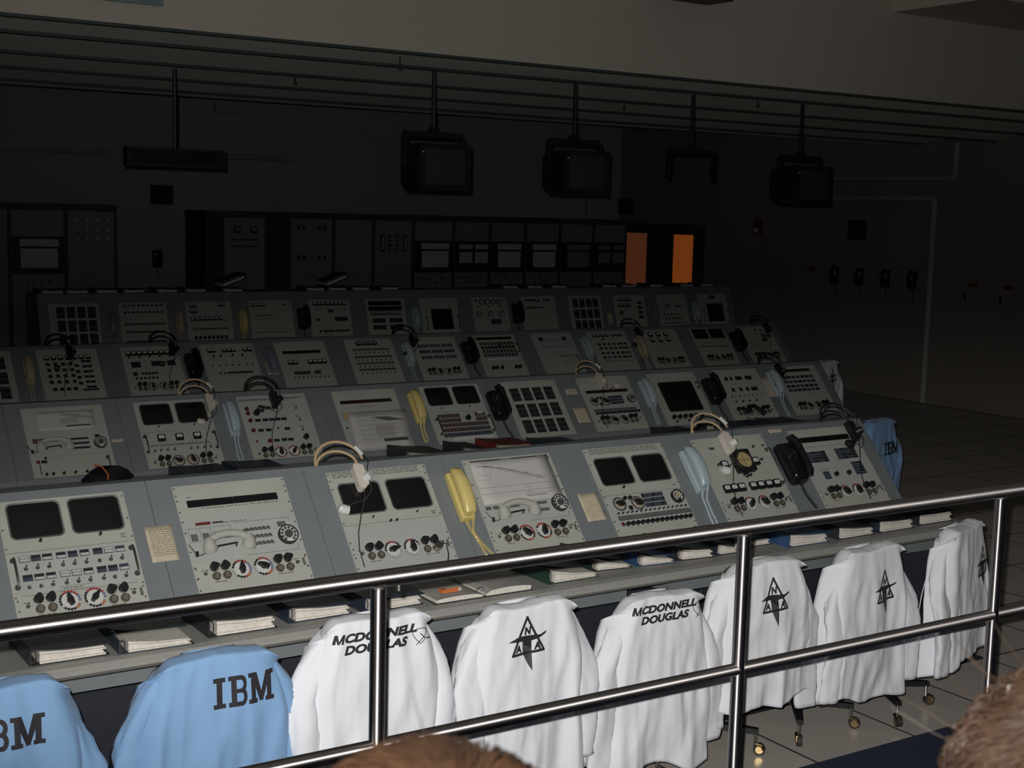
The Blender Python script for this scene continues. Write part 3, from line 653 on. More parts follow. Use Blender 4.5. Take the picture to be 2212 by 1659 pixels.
def C10(P): P.crt(0.125, 0.075, 0.205, 0.13, 0.006); P.crt(0.352, 0.075, 0.205, 0.13, 0.006); P.text(0.05, 0.43, 0.18, 2, 0.02, 76); P.row(P.block, 0.06, 0.43, 14, 0.24, 0.018, 0.016, 'ind_red'); P.lines([(0.04, 0.30, 0.44, 0.30)]); P.comm(0.37, 0.1, 0.8, ('z', 'z'), False)
def C11(P): P.text(0.05, 0.20, 0.03, 1, seed=77); P.row(P.meter, 0.33, 0.40, 2, 0.12, 0.05, 0.045); P.row(P.small, 0.25, 0.40, 3, 0.05, 0.010); P.text(0.06, 0.30, 0.20, 4, 0.025, 78); P.comm(0.37, 0.2, 0.2, ('z', 'z'), False)
# rear row
def D0(P): lights_grid(P, ('ind_dark', 'ind_blue', 'ind_dark'), (0.112, 0.212, 0.312, 0.412), (0.09, 0.225, 0.36), 4)
def D1(P):
    for v, n in ((0.03, 9), (0.10, 10), (0.22, 12), (0.30, 12), (0.395, 12)): P.row(P.block, 0.06, 0.43, n, v, 0.026, 0.020, 'ind_dark')
    P.text(0.05, 0.43, 0.06, 1, seed=81); P.row(P.small, 0.06, 0.42, 10, 0.34, 0.005)
def D2(P):
    for u, v in ((0.06, 0.04), (0.10, 0.04), (0.06, 0.10), (0.10, 0.10), (0.36, 0.035), (0.40, 0.035)): P.meter(u, v, 0.040, 0.040)
    P.row(P.meter, 0.06, 0.36, 7, 0.18, 0.042, 0.042); P.put('red_lamp', ('red_lamp',), None, 0.42, 0.20); P.row(P.block, 0.07, 0.42, 12, 0.285, 0.022, 0.018); P.row(P.block, 0.08, 0.40, 8, 0.375, 0.03, 0.036)
def D3(P): P.row(P.meter, 0.05, 0.16, 3, 0.045, 0.042, 0.04); P.small(0.39, 0.045, 0.012); P.row(P.small, 0.07, 0.27, 8, 0.16, 0.007); P.lines([(0.05, 0.20, 0.25, 0.20), (0.05, 0.30, 0.45, 0.30)]); P.row(P.small, 0.07, 0.43, 10, 0.34, 0.007); P.row(P.small, 0.07, 0.43, 10, 0.40, 0.007)
def D4(P): P.row(P.meter, 0.07, 0.42, 8, 0.045, 0.044, 0.040); P.row(P.small, 0.09, 0.13, 2, 0.10, 0.007); P.block(0.25, 0.125, 0.06, 0.036); P.row(P.small, 0.36, 0.41, 2, 0.10, 0.007); P.small(0.09, 0.22, 0.018); P.row(P.block, 0.30, 0.43, 7, 0.215, 0.020, 0.045); P.row(P.block, 0.15, 0.26, 5, 0.345, 0.022, 0.026); P.row(P.block, 0.30, 0.43, 5, 0.345, 0.026, 0.024); P.small(0.10, 0.345, 0.014)
def D5(P): P.read(0.03, 0.44, 0.025, 0.075, 'readout_red'); P.read(0.03, 0.44, 0.085, 0.135, 'readout_red'); P.row(P.meter, 0.07, 0.40, 8, 0.165, 0.038, 0.036); P.grid(0.08, 0.245, 4, 2, 0.040, 0.075, 0.037, 0.05, ('ind_dark',)); P.grid(0.29, 0.245, 4, 2, 0.040, 0.075, 0.037, 0.05, ('ind_dark',))
def D6(P): P.crt(0.265, 0.245, 0.275, 0.24, 0.004); P.handle(0.055, 0.29, 0.14); P.handle(0.465, 0.29, 0.14)
def D7(P): P.row(P.gauge, 0.13, 0.37, 4, 0.055, 0.033); P.row(P.gauge, 0.08, 0.39, 3, 0.20, 0.033); P.small(0.06, 0.04, 0.012); P.row(P.small, 0.07, 0.38, 3, 0.115, 0.009); P.block(0.30, 0.29, 0.14, 0.06, 'ind_blue')
def D8(P): P.row(P.block, 0.06, 0.25, 9, 0.045, 0.020, 0.024); P.meter(0.22, 0.045, 0.045, 0.04); P.row(P.block, 0.33, 0.40, 3, 0.045, 0.024, 0.026); P.row(P.block, 0.06, 0.30, 10, 0.135, 0.020, 0.02); P.text(0.06, 0.42, 0.21, 6, 0.035, 82)
def D9(P): lights_grid(P, ('ind_blue', 'ind_dark'), (0.10, 0.20, 0.30, 0.40), (0.09, 0.225, 0.36), 3)
def D10(P): P.row(P.meter, 0.08, 0.26, 6, 0.055, 0.034, 0.04); P.row(P.meter, 0.08, 0.24, 5, 0.13, 0.034, 0.04); P.grid(0.40, 0.10, 1, 4, 0.04, 0.06, 0.07, 0.035); P.block(0.10, 0.22, 0.05, 0.05, 'ind_red'); P.row(P.block, 0.12, 0.28, 4, 0.36, 0.03, 0.03)
def D11(P): P.gauge(0.16, 0.15, 0.03); P.meter(0.33, 0.145, 0.07, 0.045); P.row(P.small, 0.09, 0.30, 5, 0.26, 0.011); P.row(P.small, 0.11, 0.36, 6, 0.31, 0.011); P.row(P.small, 0.10, 0.40, 7, 0.37, 0.009)
def D12(P): P.crt(0.265, 0.245, 0.275, 0.24, 0.004); P.handle(0.055, 0.29, 0.14); P.handle(0.465, 0.29, 0.14); P.block(0.24, 0.045, 0.11, 0.05, 'ind_red', 'tape_label')

SPEC = {
 0: (-1, [(A_generic, 'screens out of frame'), (A0, 'twin screens and toggles'), (A1, 'a long black readout'), (A2, 'twin screens above blank plate'), (A3, 'a big paper chart'), (A4, 'twin screens and black rotary dial'), (A5, 'a round amber oscilloscope'), (A6, 'readout and button grids')]),
 1: (-1, [(A_generic, 'screens out of frame'), (B0, 'a creased chart'), (B1, 'twin screens and three meters'), (B2, 'red push buttons'), (B3, 'a half-covered dark readout'), (B4, 'twin screens over reddish buttons'), (B5, 'twelve dark light banks'), (B6, 'readout above rotary dial'), (B7, 'one large dark screen'), (B8, 'scattered square buttons'), (B9, 'short readout over button matrix')]),
 2: (-1, [(C_m, 'dark square light banks'), (C0, 'a grid of small buttons'), (C1, 'nine meters on top'), (C2, 'a dark button strip'), (C3, 'readout over meter groups'), (C4, 'gauges over button strips'), (C5, 'bluish button rows'), (C6, 'a row of white knobs'), (C7, 'a pale loose sheet'), (C8, 'meters over button rows'), (C9, 'six meters'), (C10, 'two small screens'), (C11, 'faint controls')]),
 3: (0, [(D0, 'twelve light banks'), (D1, 'five dark button strips'), (D2, 'meter clusters and red lamp'), (D3, 'rows of tiny knobs'), (D4, 'eight meters on top'), (D5, 'two long red-black readouts'), (D6, 'a square dark screen'), (D7, 'seven round gauges'), (D8, 'faint print rows'), (D9, 'bluish light banks'), (D10, 'two short meter rows'), (D11, 'one gauge and one meter'), (D12, 'the last square screen')]),
}
NB = {}
for r, (b0, lst) in SPEC.items():
    for i, (fn, desc) in enumerate(lst): console(r, b0+i, ORD[i], desc, fn)
    NB[r] = (b0, b0+len(lst))
# desks, two bays to a section
for r in range(4):
    R = ROWS[r]; b0, b1 = NB[r]
    dz = R['Z']-(0.402 if r < 3 else 0.56); yb = -0.325 if r < 3 else -0.173
    prof = [(yb, dz), (yb-0.44, dz), (yb-0.468, dz-0.006), (yb-0.484, dz-0.020), (yb-0.484, dz-0.032), (yb-0.47, dz-0.046), (yb-0.36, dz-0.090), (yb, dz-0.090)]
    k = 0; x = b0
    while x < b1:
        n = min(2, b1-x)
        t = thing('console_desk', 'grey rounded desk ledge of the %s row, %s section from left' % (ROWN[r], ORD[k]), 'desk', (R['x0']+x*BP-0.098, R['Y'], 0), group='desk ledges')
        link('desk_top', MB().mat('desk').prism(prof, 0.001, n*BP-0.001).mesh('desk_top'), t)
        if r == 0:
            link('modesty_panel', MB().mat('cab_dark').box(0.01, n*BP-0.01, -0.25, -0.235, 0.10, dz-0.093).mesh('modesty_panel'), t)
            for q in range(n): link('drawer', MB().mat('paint_body').box(q*BP+0.12, q*BP+0.56, -0.66, -0.30, dz-0.145, dz-0.094).mesh('drawer'), t)
        for q in (0.02, n*BP-0.05): link('desk_leg', MB().mat('cab_dark').box(q, q+0.03, -0.60 if r < 3 else -0.45, -0.30 if r < 3 else -0.17, 0.004, dz-0.092).mesh('desk_leg'), t)
        x += n; k += 1

# ------------------------------------------------------------------ things fixed on the slanted fronts
def slope(r, bay, u, v, h=0.0):
    R = ROWS[r]; th = TH if r < 3 else math.atan2(0.47, 0.15)
    return (R['x0']+bay*BP+u, R['Y']-v*math.cos(th)-h*math.sin(th), R['Z']-v*math.sin(th)+h*math.cos(th)), (th, 0, 0)
def coil(pts, r, turns, wr):
    out = []; n = turns*7
    P = [Vector(p) for p in pts]; L = [0]
    for i in range(1, len(P)): L.append(L[-1]+(P[i]-P[i-1]).length)
    for k in range(n+1):
        d = L[-1]*k/n; i = 1
        while i < len(P)-1 and L[i] < d: i += 1
        f = (d-L[i-1])/max(1e-9, L[i]-L[i-1]); c = P[i-1].lerp(P[i], f)
        a = 2*PI*k/7
        out.append(c+Vector((r*math.cos(a), 0, r*math.sin(a))))
    return out
def loft(b, st, n=16, e=0.55):
    vs = []
    for (y, zc, w, h) in st:
        for k in range(n):
            a = 2*PI*k/n; ca, sa = math.cos(a), math.sin(a)
            vs.append((w/2*math.copysign(abs(ca)**e, ca), y, zc+(h/2)*math.copysign(abs(sa)**e, sa)))
    b.add(vs, [(i*n+k, i*n+(k+1) % n, (i+1)*n+(k+1) % n, (i+1)*n+k) for i in range(len(st)-1) for k in range(n)]+[tuple(range(n-1, -1, -1)), tuple((len(st)-1)*n+k for k in range(n))])
def trim_base(b, c):
    b.mat(c); loft(b, [(-0.126, 0.011, 0.060, 0.020), (-0.122, 0.018, 0.068, 0.034), (-0.06, 0.021, 0.074, 0.040), (0.04, 0.021, 0.072, 0.040), (0.108, 0.017, 0.064, 0.032), (0.116, 0.010, 0.054, 0.018)], e=0.35)
def trim_handset(b, c):
    b.mat(c); loft(b, [(-0.118, 0.048, 0.040, 0.012), (-0.112, 0.056, 0.054, 0.036), (-0.085, 0.064, 0.060, 0.050), (-0.03, 0.072, 0.062, 0.056), (0.04, 0.072, 0.060, 0.056), (0.090, 0.062, 0.054, 0.048), (0.114, 0.054, 0.044, 0.032), (0.120, 0.048, 0.030, 0.012)], e=0.6)
def trimline(r, bay, c, label, cord='loop', u=-0.088, v=0.185, group='slim telephones on the consoles'):
    loc, rot = slope(r, bay, u, v, 0.0008)
    t = thing('slim_telephone', label, 'telephone', loc, rot, group)
    link('base', cached(('trim_base', c), lambda b: trim_base(b, c)), t)
    link('handset', cached(('trim_handset', c), lambda b: trim_handset(b, c), True), t)
    if cord == 'coil':
        pts = [(-0.012, -0.13, 0.02), (0.0, -0.17, 0.012), (0.03, -0.24, 0.009), (0.075, -0.315, 0.009)]
        link('cord', MB().mat(c).tube(coil(pts, 0.006, 26, 0), 0.0021, 5).mesh('cord', True), t)
        pts = [(0.012, -0.118, 0.06), (0.014, -0.145, 0.03), (0.008, -0.19, 0.011), (0.025, -0.26, 0.009), (0.035, -0.315, 0.009)]
        link('cord', MB().mat(c).tube(coil(pts, 0.006, 26, 0), 0.0021, 5).mesh('cord', True), t)
    else:
        L = 0.155 if cord == 'loop' else 0.20
        def fn(b):
            pts = [(-0.008, -0.12, 0.03), (-0.010, -0.15, 0.010)]
            for i in range(9):
                a = PI*i/8; pts.append((-0.004-0.022*math.cos(a)*(0.5+0.5*math.sin(a)), -0.15-L*0.45-0.10*math.sin(a)*L/0.155*0.6, 0.008))
            pts += [(0.010, -0.16, 0.012), (0.010, -0.115, 0.06)]
            b.mat(c).tube(pts, 0.0058, 6)
        link('cord', cached(('trim_cord', c, cord), fn, True), t)
    return t
def wallphone(r, bay, label, u=-0.108, v=0.20, group='black dial telephones on the consoles', thing_loc=None, dial=True):
    if thing_loc: loc, rot = thing_loc
    else: loc, rot = slope(r, bay, u, v, 0.0008)
    t = thing('dial_telephone', label, 'telephone', loc, rot, group)
    def hb(b):
        b.mat('black_gloss'); st = [(0.0, 0.115, 0.235), (0.030, 0.115, 0.235), (0.062, 0.100, 0.205), (0.070, 0.080, 0.18)]
        rings = [[(x, y, z) for x, y in rrect(0, -0.005, w_, h_, 0.022, 3)] for z, w_, h_ in st]; n = len(rings[0]); vs = sum(rings, [])
        b.add(vs, [(k*n+i, k*n+(i+1) % n, (k+1)*n+(i+1) % n, (k+1)*n+i) for k in range(3) for i in range(n)]+[tuple(range(n-1, -1, -1)), tuple(range(3*n, 4*n))])
    link('housing', cached(('wp_housing',), hb, True), t)
    def hs(b):  # handset hung on the right flank of the housing
        b.mat('black_gloss'); b.tube([(0.010, 0.108, 0.062), (0.026, 0.112, 0.082), (0.038, 0.085, 0.088), (0.042, 0.03, 0.086), (0.042, -0.03, 0.086), (0.038, -0.085, 0.084), (0.026, -0.108, 0.072)], [0.022, 0.024, 0.022, 0.018, 0.018, 0.021, 0.023], 10)
    link('handset', cached(('wp_handset',), hs, True), t)
    link('rotary_dial', cached(('wp_dial',), lambda b: (b.mat('black_gloss').cyl(0, 0, 0, 0.008, 0.036, n=20), b.mat('metal_dull').ring(0, 0, 0.008, 0.010, 0.026, 0.033, 20), b.mat('metal').cyl(0, 0, 0.008, 0.012, 0.010, n=12))), t, (-0.022, 0.022, 0.070))
    def cd(b): b.mat('black').tube(coil([(0.0, -0.12, 0.02), (0.01, -0.19, 0.010), (0.035, -0.27, 0.010)], 0.006, 20, 0), 0.0026, 5)
    link('cord', cached(('wp_cord',), cd, True), t); 
    return t
# front row
trimline(0, 0, 'phone_blue', 'pale blue slim telephone cut by the left edge of the front row', u=-0.115, v=0.21, cord='loop')
trimline(0, 3, 'phone_yellow', 'pale yellow slim telephone with coiled cord, left of the paper chart', 'coil', v=0.182)
trimline(0, 5, 'phone_blue', 'pale blue slim telephone beside the oscilloscope panel in the front row', 'long', v=0.182)
wallphone(0, 6, 'black dial telephone at the right of the front row')
# second row
trimline(1, 2, 'phone_blue', 'pale blue slim telephone beside the red push buttons in the second row', 'long', u=-0.083, v=0.175)
trimline(1, 4, 'phone_yellow', 'deep yellow slim telephone in the second row beside twin screens', v=0.175)
wallphone(1, 5, 'black dial telephone left of the grid of dark light banks')
trimline(1, 7, 'phone_blue', 'pale blue slim telephone left of the one large screen', v=0.185)
wallphone(1, 8, 'black dial telephone right of the one large screen')
trimline(1, 9, 'phone_blue', 'pale blue slim telephone near the right end of the second row', 'long', v=0.17)
# third row
trimline(2, 0, 'phone_beige', 'beige slim telephone at the far left of the third row', v=0.20)
wallphone(2, 2, 'black dial telephone in the third row, left of the dark button strip', v=0.22)
trimline(2, 3, 'phone_lilac', 'grey slim telephone in the third row beside a black readout', v=0.20)
trimline(2, 5, 'phone_blue', 'pale slim telephone in the third row with a black headset over it', 'long', v=0.20)
wallphone(2, 6, 'black dial telephone near the middle of the third row', v=0.20)
trimline(2, 8, 'phone_blue', 'dim pale slim telephone in the third row above the one large screen', v=0.20)
trimline(2, 9, 'phone_beige', 'dim beige slim telephone in the third row beside six meters', v=0.22)
wallphone(2, 11, 'black dial telephone near the right end of the third row', v=0.20)
# rear row
for bay, c, lab in ((1, 'phone_lilac', 'dim lilac slim telephone in the rear row, leftmost there'), (2, 'phone_beige', 'dim beige slim telephone in the rear row, left of the meter clusters'), (3, 'phone_yellow', 'yellow slim telephone in the rear row'), (6, 'phone_blue', 'blue slim telephone in the rear row, left of the square screen'), (11, 'phone_lilac', 'dim grey slim telephone near the right end of the rear row'), (12, 'phone_blue', 'blue slim telephone at the right end of the rear row')):
    trimline(3, bay, c, lab, v=0.22)
wallphone(3, 4, 'black dial telephone in the rear row, right of the yellow one', v=0.20, u=-0.09)
wallphone(3, 8, 'black dial telephone in the rear row, right of the round gauges', v=0.20, u=-0.09)

# grey handsets hung on panels
def handset(b):
    b.mat('phone_grey'); pts = []; rs = []
    for i in range(11):
        f = i/10; a = PI*f
        pts.append((-0.078*math.cos(a), 0.030*math.sin(a), 0.040+0.010*math.sin(a))); rs.append(0.0155)
    b.tube(pts, rs, 10)
    for sx in (-1, 1):
        b.tube([(sx*0.080, 0.015, 0.045), (sx*0.083, -0.006, 0.042), (sx*0.080, -0.026, 0.036), (sx*0.077, -0.034, 0.030)], [0.018, 0.026, 0.030, 0.024], 12)
for r, bay, u, v, lab in ((0, 1, 0.157, 0.288, 'grey telephone handset hung below the long black readout'), (0, 3, 0.172, 0.292, 'grey telephone handset hung under the paper chart'), (1, 0, 0.145, 0.283, 'dim grey telephone handset hung below the torn chart')):
    loc, rot = slope(r, bay, u, v, 0.004)
    t = thing('telephone_handset', lab, 'handset', loc, rot, 'grey handsets hung on panels')
    link('grip', cached(('grey_handset',), handset, True), t)
    link('hook_bar', cached(('hook_bar',), lambda b: b.mat('black').tube([(-0.042, -0.012, 0.0), (-0.040, -0.008, 0.022), (0.040, -0.002, 0.022), (0.042, -0.006, 0.0)], 0.004, 6)), t)
    link('cord', cached(('hs_cord',), lambda b: b.mat('metal_dull').tube([(-0.085, -0.03, 0.03), (-0.115, -0.035, 0.012), (-0.13, -0.025, 0.006), (-0.15, 0.02, 0.004)], 0.003, 6).mat('black').tube([(-0.128, -0.035, 0.004), (-0.125, -0.015, 0.006)], 0.007, 8), True), t)

# black handset lying on a panel in the second row
loc, rot = slope(1, 8, 0.215, 0.41, 0.004)
t = thing('telephone_handset', 'black telephone handset lying on the panel right of the large screen', 'handset', loc, (rot[0], 0, 0), None)
def bh(b):
    b.mat('black'); b.tube([(-0.08, -0.02, 0.035), (-0.05, 0.02, 0.045), (0.0, 0.025, 0.045), (0.05, -0.01, 0.04), (0.09, -0.05, 0.03)], [0.026, 0.020, 0.016, 0.018, 0.024], 10)
bbm = MB(); bh(bbm); link('grip', bbm.mesh('grip', True), t)
link('cord', MB().mat('black').tube([(-0.08, -0.03, 0.03), (-0.09, -0.06, 0.006), (-0.02, -0.075, 0.006)], 0.003, 6).mesh('cord'), t)

# headsets over the console tops
def headset(r, bay, u, label, kind='white', mic=(-0.11, -0.20), lift=0.0):
    loc, rot = slope(r, bay, u, 0.0, 0.0)
    t = thing('headset', label, 'headset', loc, rot, 'headsets hung over the consoles')
    band = 'tan' if kind == 'white' else 'black'; cup = {'white': 'headset_white', 'ivory': 'headset_ivory', 'black': 'black'}[kind]
    if kind == 'ivory': band = 'tan'
    for k, (hh, dz) in enumerate(((0.105, 0.0), (0.075, -0.03))):
        pts = []
        for i in range(13):
            a = PI*i/12; pts.append((-0.062-0.105*math.cos(a)*(1-0.15*k), 0.028+hh*math.sin(a)+0.0*i, 0.02+dz+0.03*i/12))
        link('headband', MB().mat(band).tube(pts, 0.0062, 6, sq=0.6).mesh('headband', True), t)
    b2 = MB().mat('white_plastic' if kind != 'black' else 'black').tube([(0.026, 0.09, 0.05), (0.046, 0.045, 0.055)], 0.008, 8); link('slider', b2.mesh('slider'), t)
    link('wire', MB().mat('black').tube([(0.046, 0.05, 0.055), (0.062, 0.01, 0.055), (0.050, -0.020, 0.05), (0.048, -0.035, 0.05)], 0.0022, 5).mesh('wire', True), t)
    b2 = MB().mat(cup); b2.poly(rrect(0, 0, 0.030, 0.105, 0.013, 3), 0.012, 0.048); b2.poly(rrect(0.020, 0.004, 0.016, 0.085, 0.006, 3), 0.016, 0.046)
    link('ear_cup', b2.mesh('ear_cup', True), t, (0.006, -0.052, 0), (0, 0, 0), (1.15, 1.2, 1.0))
    b2 = MB().mat('white_plastic' if kind == 'white' else cup).cyl(0, 0, 0, 0.036, 0.022, 0.019, 14); link('boom_hub', b2.mesh('boom_hub', True), t, (0.030, -0.062, 0.034), (0, PI/2*0.35, 0))
    mx, my = mic
    link('mic_boom', MB().mat('metal_dull' if kind != 'black' else 'black').tube([(0.042, -0.075, 0.045), (0.040, -0.125, 0.045), (0.0, -0.165, 0.04), (mx+0.03, my+0.02, 0.035)], 0.0028, 6).mesh('mic_boom', True), t)
    link('microphone', MB().mat('white_plastic' if kind == 'white' else cup).tube([(mx-0.022, my+0.012, 0.034), (mx-0.006, my+0.004, 0.032), (mx+0.02, my-0.004, 0.032)], [0.016, 0.022, 0.020], 12).mesh('microphone', True), t)
    link('cord', MB().mat('metal_dull' if kind == 'white' else 'black').tube([(0.022, -0.10, 0.03), (0.004, -0.15, 0.03), (-0.03, -0.22, 0.02), (-0.065, -0.30, 0.008), (-0.085, -0.38, 0.006), (-0.088, -0.46, 0.006)], 0.0028, 6).mesh('cord', True), t)
    return t
headset(0, 2, 0.125, 'white headset with tan bands hung over the front row, above twin screens', 'white')
headset(0, 5, 0.190, 'white headset with tan bands hung over the oscilloscope panel', 'white', (-0.085, -0.21))
headset(1, 1, 0.470, 'dim white headset hung in the second row, left of a pale blue telephone', 'ivory', (-0.08, -0.19))
headset(1, 6, 0.185, 'ivory headset lying over the red-black readout in the second row', 'ivory', (0.14, -0.11))
headset(1, 2, 0.235, 'black headset hung over the red push button panel', 'black', (-0.10, -0.12))
headset(2, 0, 0.245, 'black headset hanging at the left of the third row', 'black')
headset(2, 1, 0.42, 'black headset hung over the third row beside a black telephone', 'black')
headset(2, 5, 0.0, 'black headset over the pale telephone in the third row', 'black')
headset(2, 9, -0.05, 'black headset over the dim beige telephone in the third row', 'black')
headset(1, 9, 0.02, 'black headset near the right end of the second row', 'black')
headset(2, 11, 0.40, 'black headset at the right end of the third row', 'black')
headset(0, 6, 0.43, 'black headset at the right end of the front row', 'black', (-0.06, -0.13))

# papers and notes
def note(r, bay, u0, u1, v0, v1, m, label, textrows=8, tilt=0.0, h=0.006, name='paper_note', extra=None):
    loc, rot = slope(r, bay, (u0+u1)/2, (v0+v1)/2, h)
    t = thing(name, label, 'paper', loc, (rot[0], 0, 0)); w_, h_ = u1-u0, v1-v0
    g = MB().mat(m); nx, ny = 6, 6; vs = []
    for j in range(ny+1):
        for i in range(nx+1):
            x, y = (i/nx-0.5)*w_, (j/ny-0.5)*h_
            vs.append((x+tilt*y, y, 0.003*abs(math.sin(3*i+2*j))*((i in (0, nx))+(j in (0, ny)))*0.6))
    g.add(vs, [(j*(nx+1)+i, j*(nx+1)+i+1, (j+1)*(nx+1)+i+1, (j+1)*(nx+1)+i) for j in range(ny) for i in range(nx)])
    s_ = link('sheet', g.mesh('sheet', True), t); md = s_.modifiers.new('thickness', 'SOLIDIFY'); md.thickness = 0.0008
    q = MB().mat('print'); rr = random.Random(hash(label) % 1000)
    rr = random.Random(len(label)*7+int(u0*100))
    for k in range(textrows):
        y = h_/2-h_*0.12-k*h_*0.76/max(1, textrows); x = -w_*0.38
        while x < w_*0.36:
            l = rr.uniform(0.005, 0.02); q.box(x, min(x+l, w_*0.4), y, y+0.0018, 0.0022, 0.0026); x += l+0.004
    if extra: extra(q, w_, h_)
    if q.v: link('print', q.mesh('print'), t)
    return t
note(0, 0, 0.529, 0.636, 0.170, 0.326, 'paper_warm', 'cream typed note taped between the first panels of the front row', 12)
note(0, 3, 0.541, 0.651, 0.237, 0.384, 'paper_warm', 'cream note taped right of the paper chart in the front row', 0)
def chart(q, w_, h_):
    q.mat('print'); hw, hh = w_/2, h_/2; z0, z1 = 0.0022, 0.0027
    q.box(-hw*0.98, -hw*0.2, hh*0.93, hh*0.985, z0, z1); q.box(hw*0.05, hw*0.93, hh*0.93, hh*0.985, z0, z1); q.box(-hw*0.98, hw*0.93, hh*0.945, hh*0.955, z0, z1)
    q.box(hw*0.925, hw*0.935, -hh*0.80, hh*0.95, z0, z1)
    for i in range(26):
        f = i/25; x = -hw*0.85+hw*1.45*f; y = hh*0.72-hh*0.78*f**1.3
        q.box(x, x+hw*(0.10+0.18*((i*7) % 5)/5), y, y+0.0016, z0, z1)
        if i % 3 == 0: q.box(x-hw*0.05, x+hw*0.02, y-0.006, y-0.005, z0, z1)
    q.box(-hw*0.98, hw*0.93, -hh*0.27, -hh*0.262, z0, z1); q.box(-hw*0.98, hw*0.93, -hh*0.55, -hh*0.542, z0, z1)
    q.box(-hw*0.95, -hw*0.62, hh*0.30, hh*0.305, z0, z1); q.box(-hw*0.95, -hw*0.62, hh*0.08, hh*0.085, z0, z1); q.box(-hw*0.62, -hw*0.615, hh*0.08, hh*0.305, z0, z1)
    q.box(hw*0.10, hw*0.62, -hh*0.80, -hh*0.775, z0, z1); q.box(hw*0.10, hw*0.75, -hh*0.70, -hh*0.69, z0, z1); q.box(hw*0.15, hw*0.30, -hh*0.40, -hh*0.39, z0, z1); q.box(hw*0.15, hw*0.27, -hh*0.62, -hh*0.61, z0, z1)
note(0, 3, 0.030, 0.462, 0.010, 0.240, 'paper', 'large white timeline chart sheet laid over a front row panel', 0, 0.0, 0.007, 'paper_chart', chart)
def torn(q, w_, h_):
    for i in range(6): q.box(-w_*0.1+i*0.02, w_*0.2+i*0.02, h_*0.32-i*0.006, h_*0.335-i*0.006, 0.0022, 0.0026)
    q.mat('paper_grey').box(-w_*0.1, w_*0.22, -h_*0.22, h_*0.1, 0.0022, 0.0026); q.mat('print').box(-w_*0.02, w_*0.40, -h_*0.34, -h_*0.26, 0.0022, 0.0026)
note(1, 0, 0.078, 0.424, 0.036, 0.168, 'paper', 'dim creased chart on the left panel of the second row', 0, 0.0, 0.006, 'paper_chart', torn)
note(1, 3, 0.060, 0.496, 0.180, 0.472, 'paper', 'loose printed sheet hanging over the half-covered panel of the second row', 6, 0.06, 0.010, 'paper_sheet', torn)
note(1, 0, 0.493, 0.566, 0.257, 0.279, 'paper_warm', 'thin beige label strip beside the torn chart in the second row', 1)
note(1, 6, -0.140, -0.027, 0.092, 0.146, 'paper_warm', 'small square beige note right of the light bank grid', 2)
note(1, 6, -0.140, -0.020, 0.262, 0.396, 'paper_warm', 'larger tan note below the small square one in the second row', 0)
note(1, 9, -0.196, -0.120, 0.098, 0.288, 'paper_warm', 'narrow tan note left of the last pale telephone in the second row', 0)
note(0, 6, -0.134, -0.034, -0.018, 0.004, 'paper_warm', 'thin cream label on the top of the front row near its right end', 1)
note(2, 3, -0.135, -0.035, 0.20, 0.34, 'paper_warm', 'dim tan note in the third row left of a grey telephone', 0)
note(2, 7, 0.20, 0.46, 0.27, 0.42, 'paper_grey', 'dim loose sheet on the third row above the ivory headset', 2, 0.0, 0.008, 'paper_sheet')
note(3, 10, -0.13, -0.05, 0.22, 0.36, 'paper_warm', 'dim pale note near the right end of the rear row', 0)

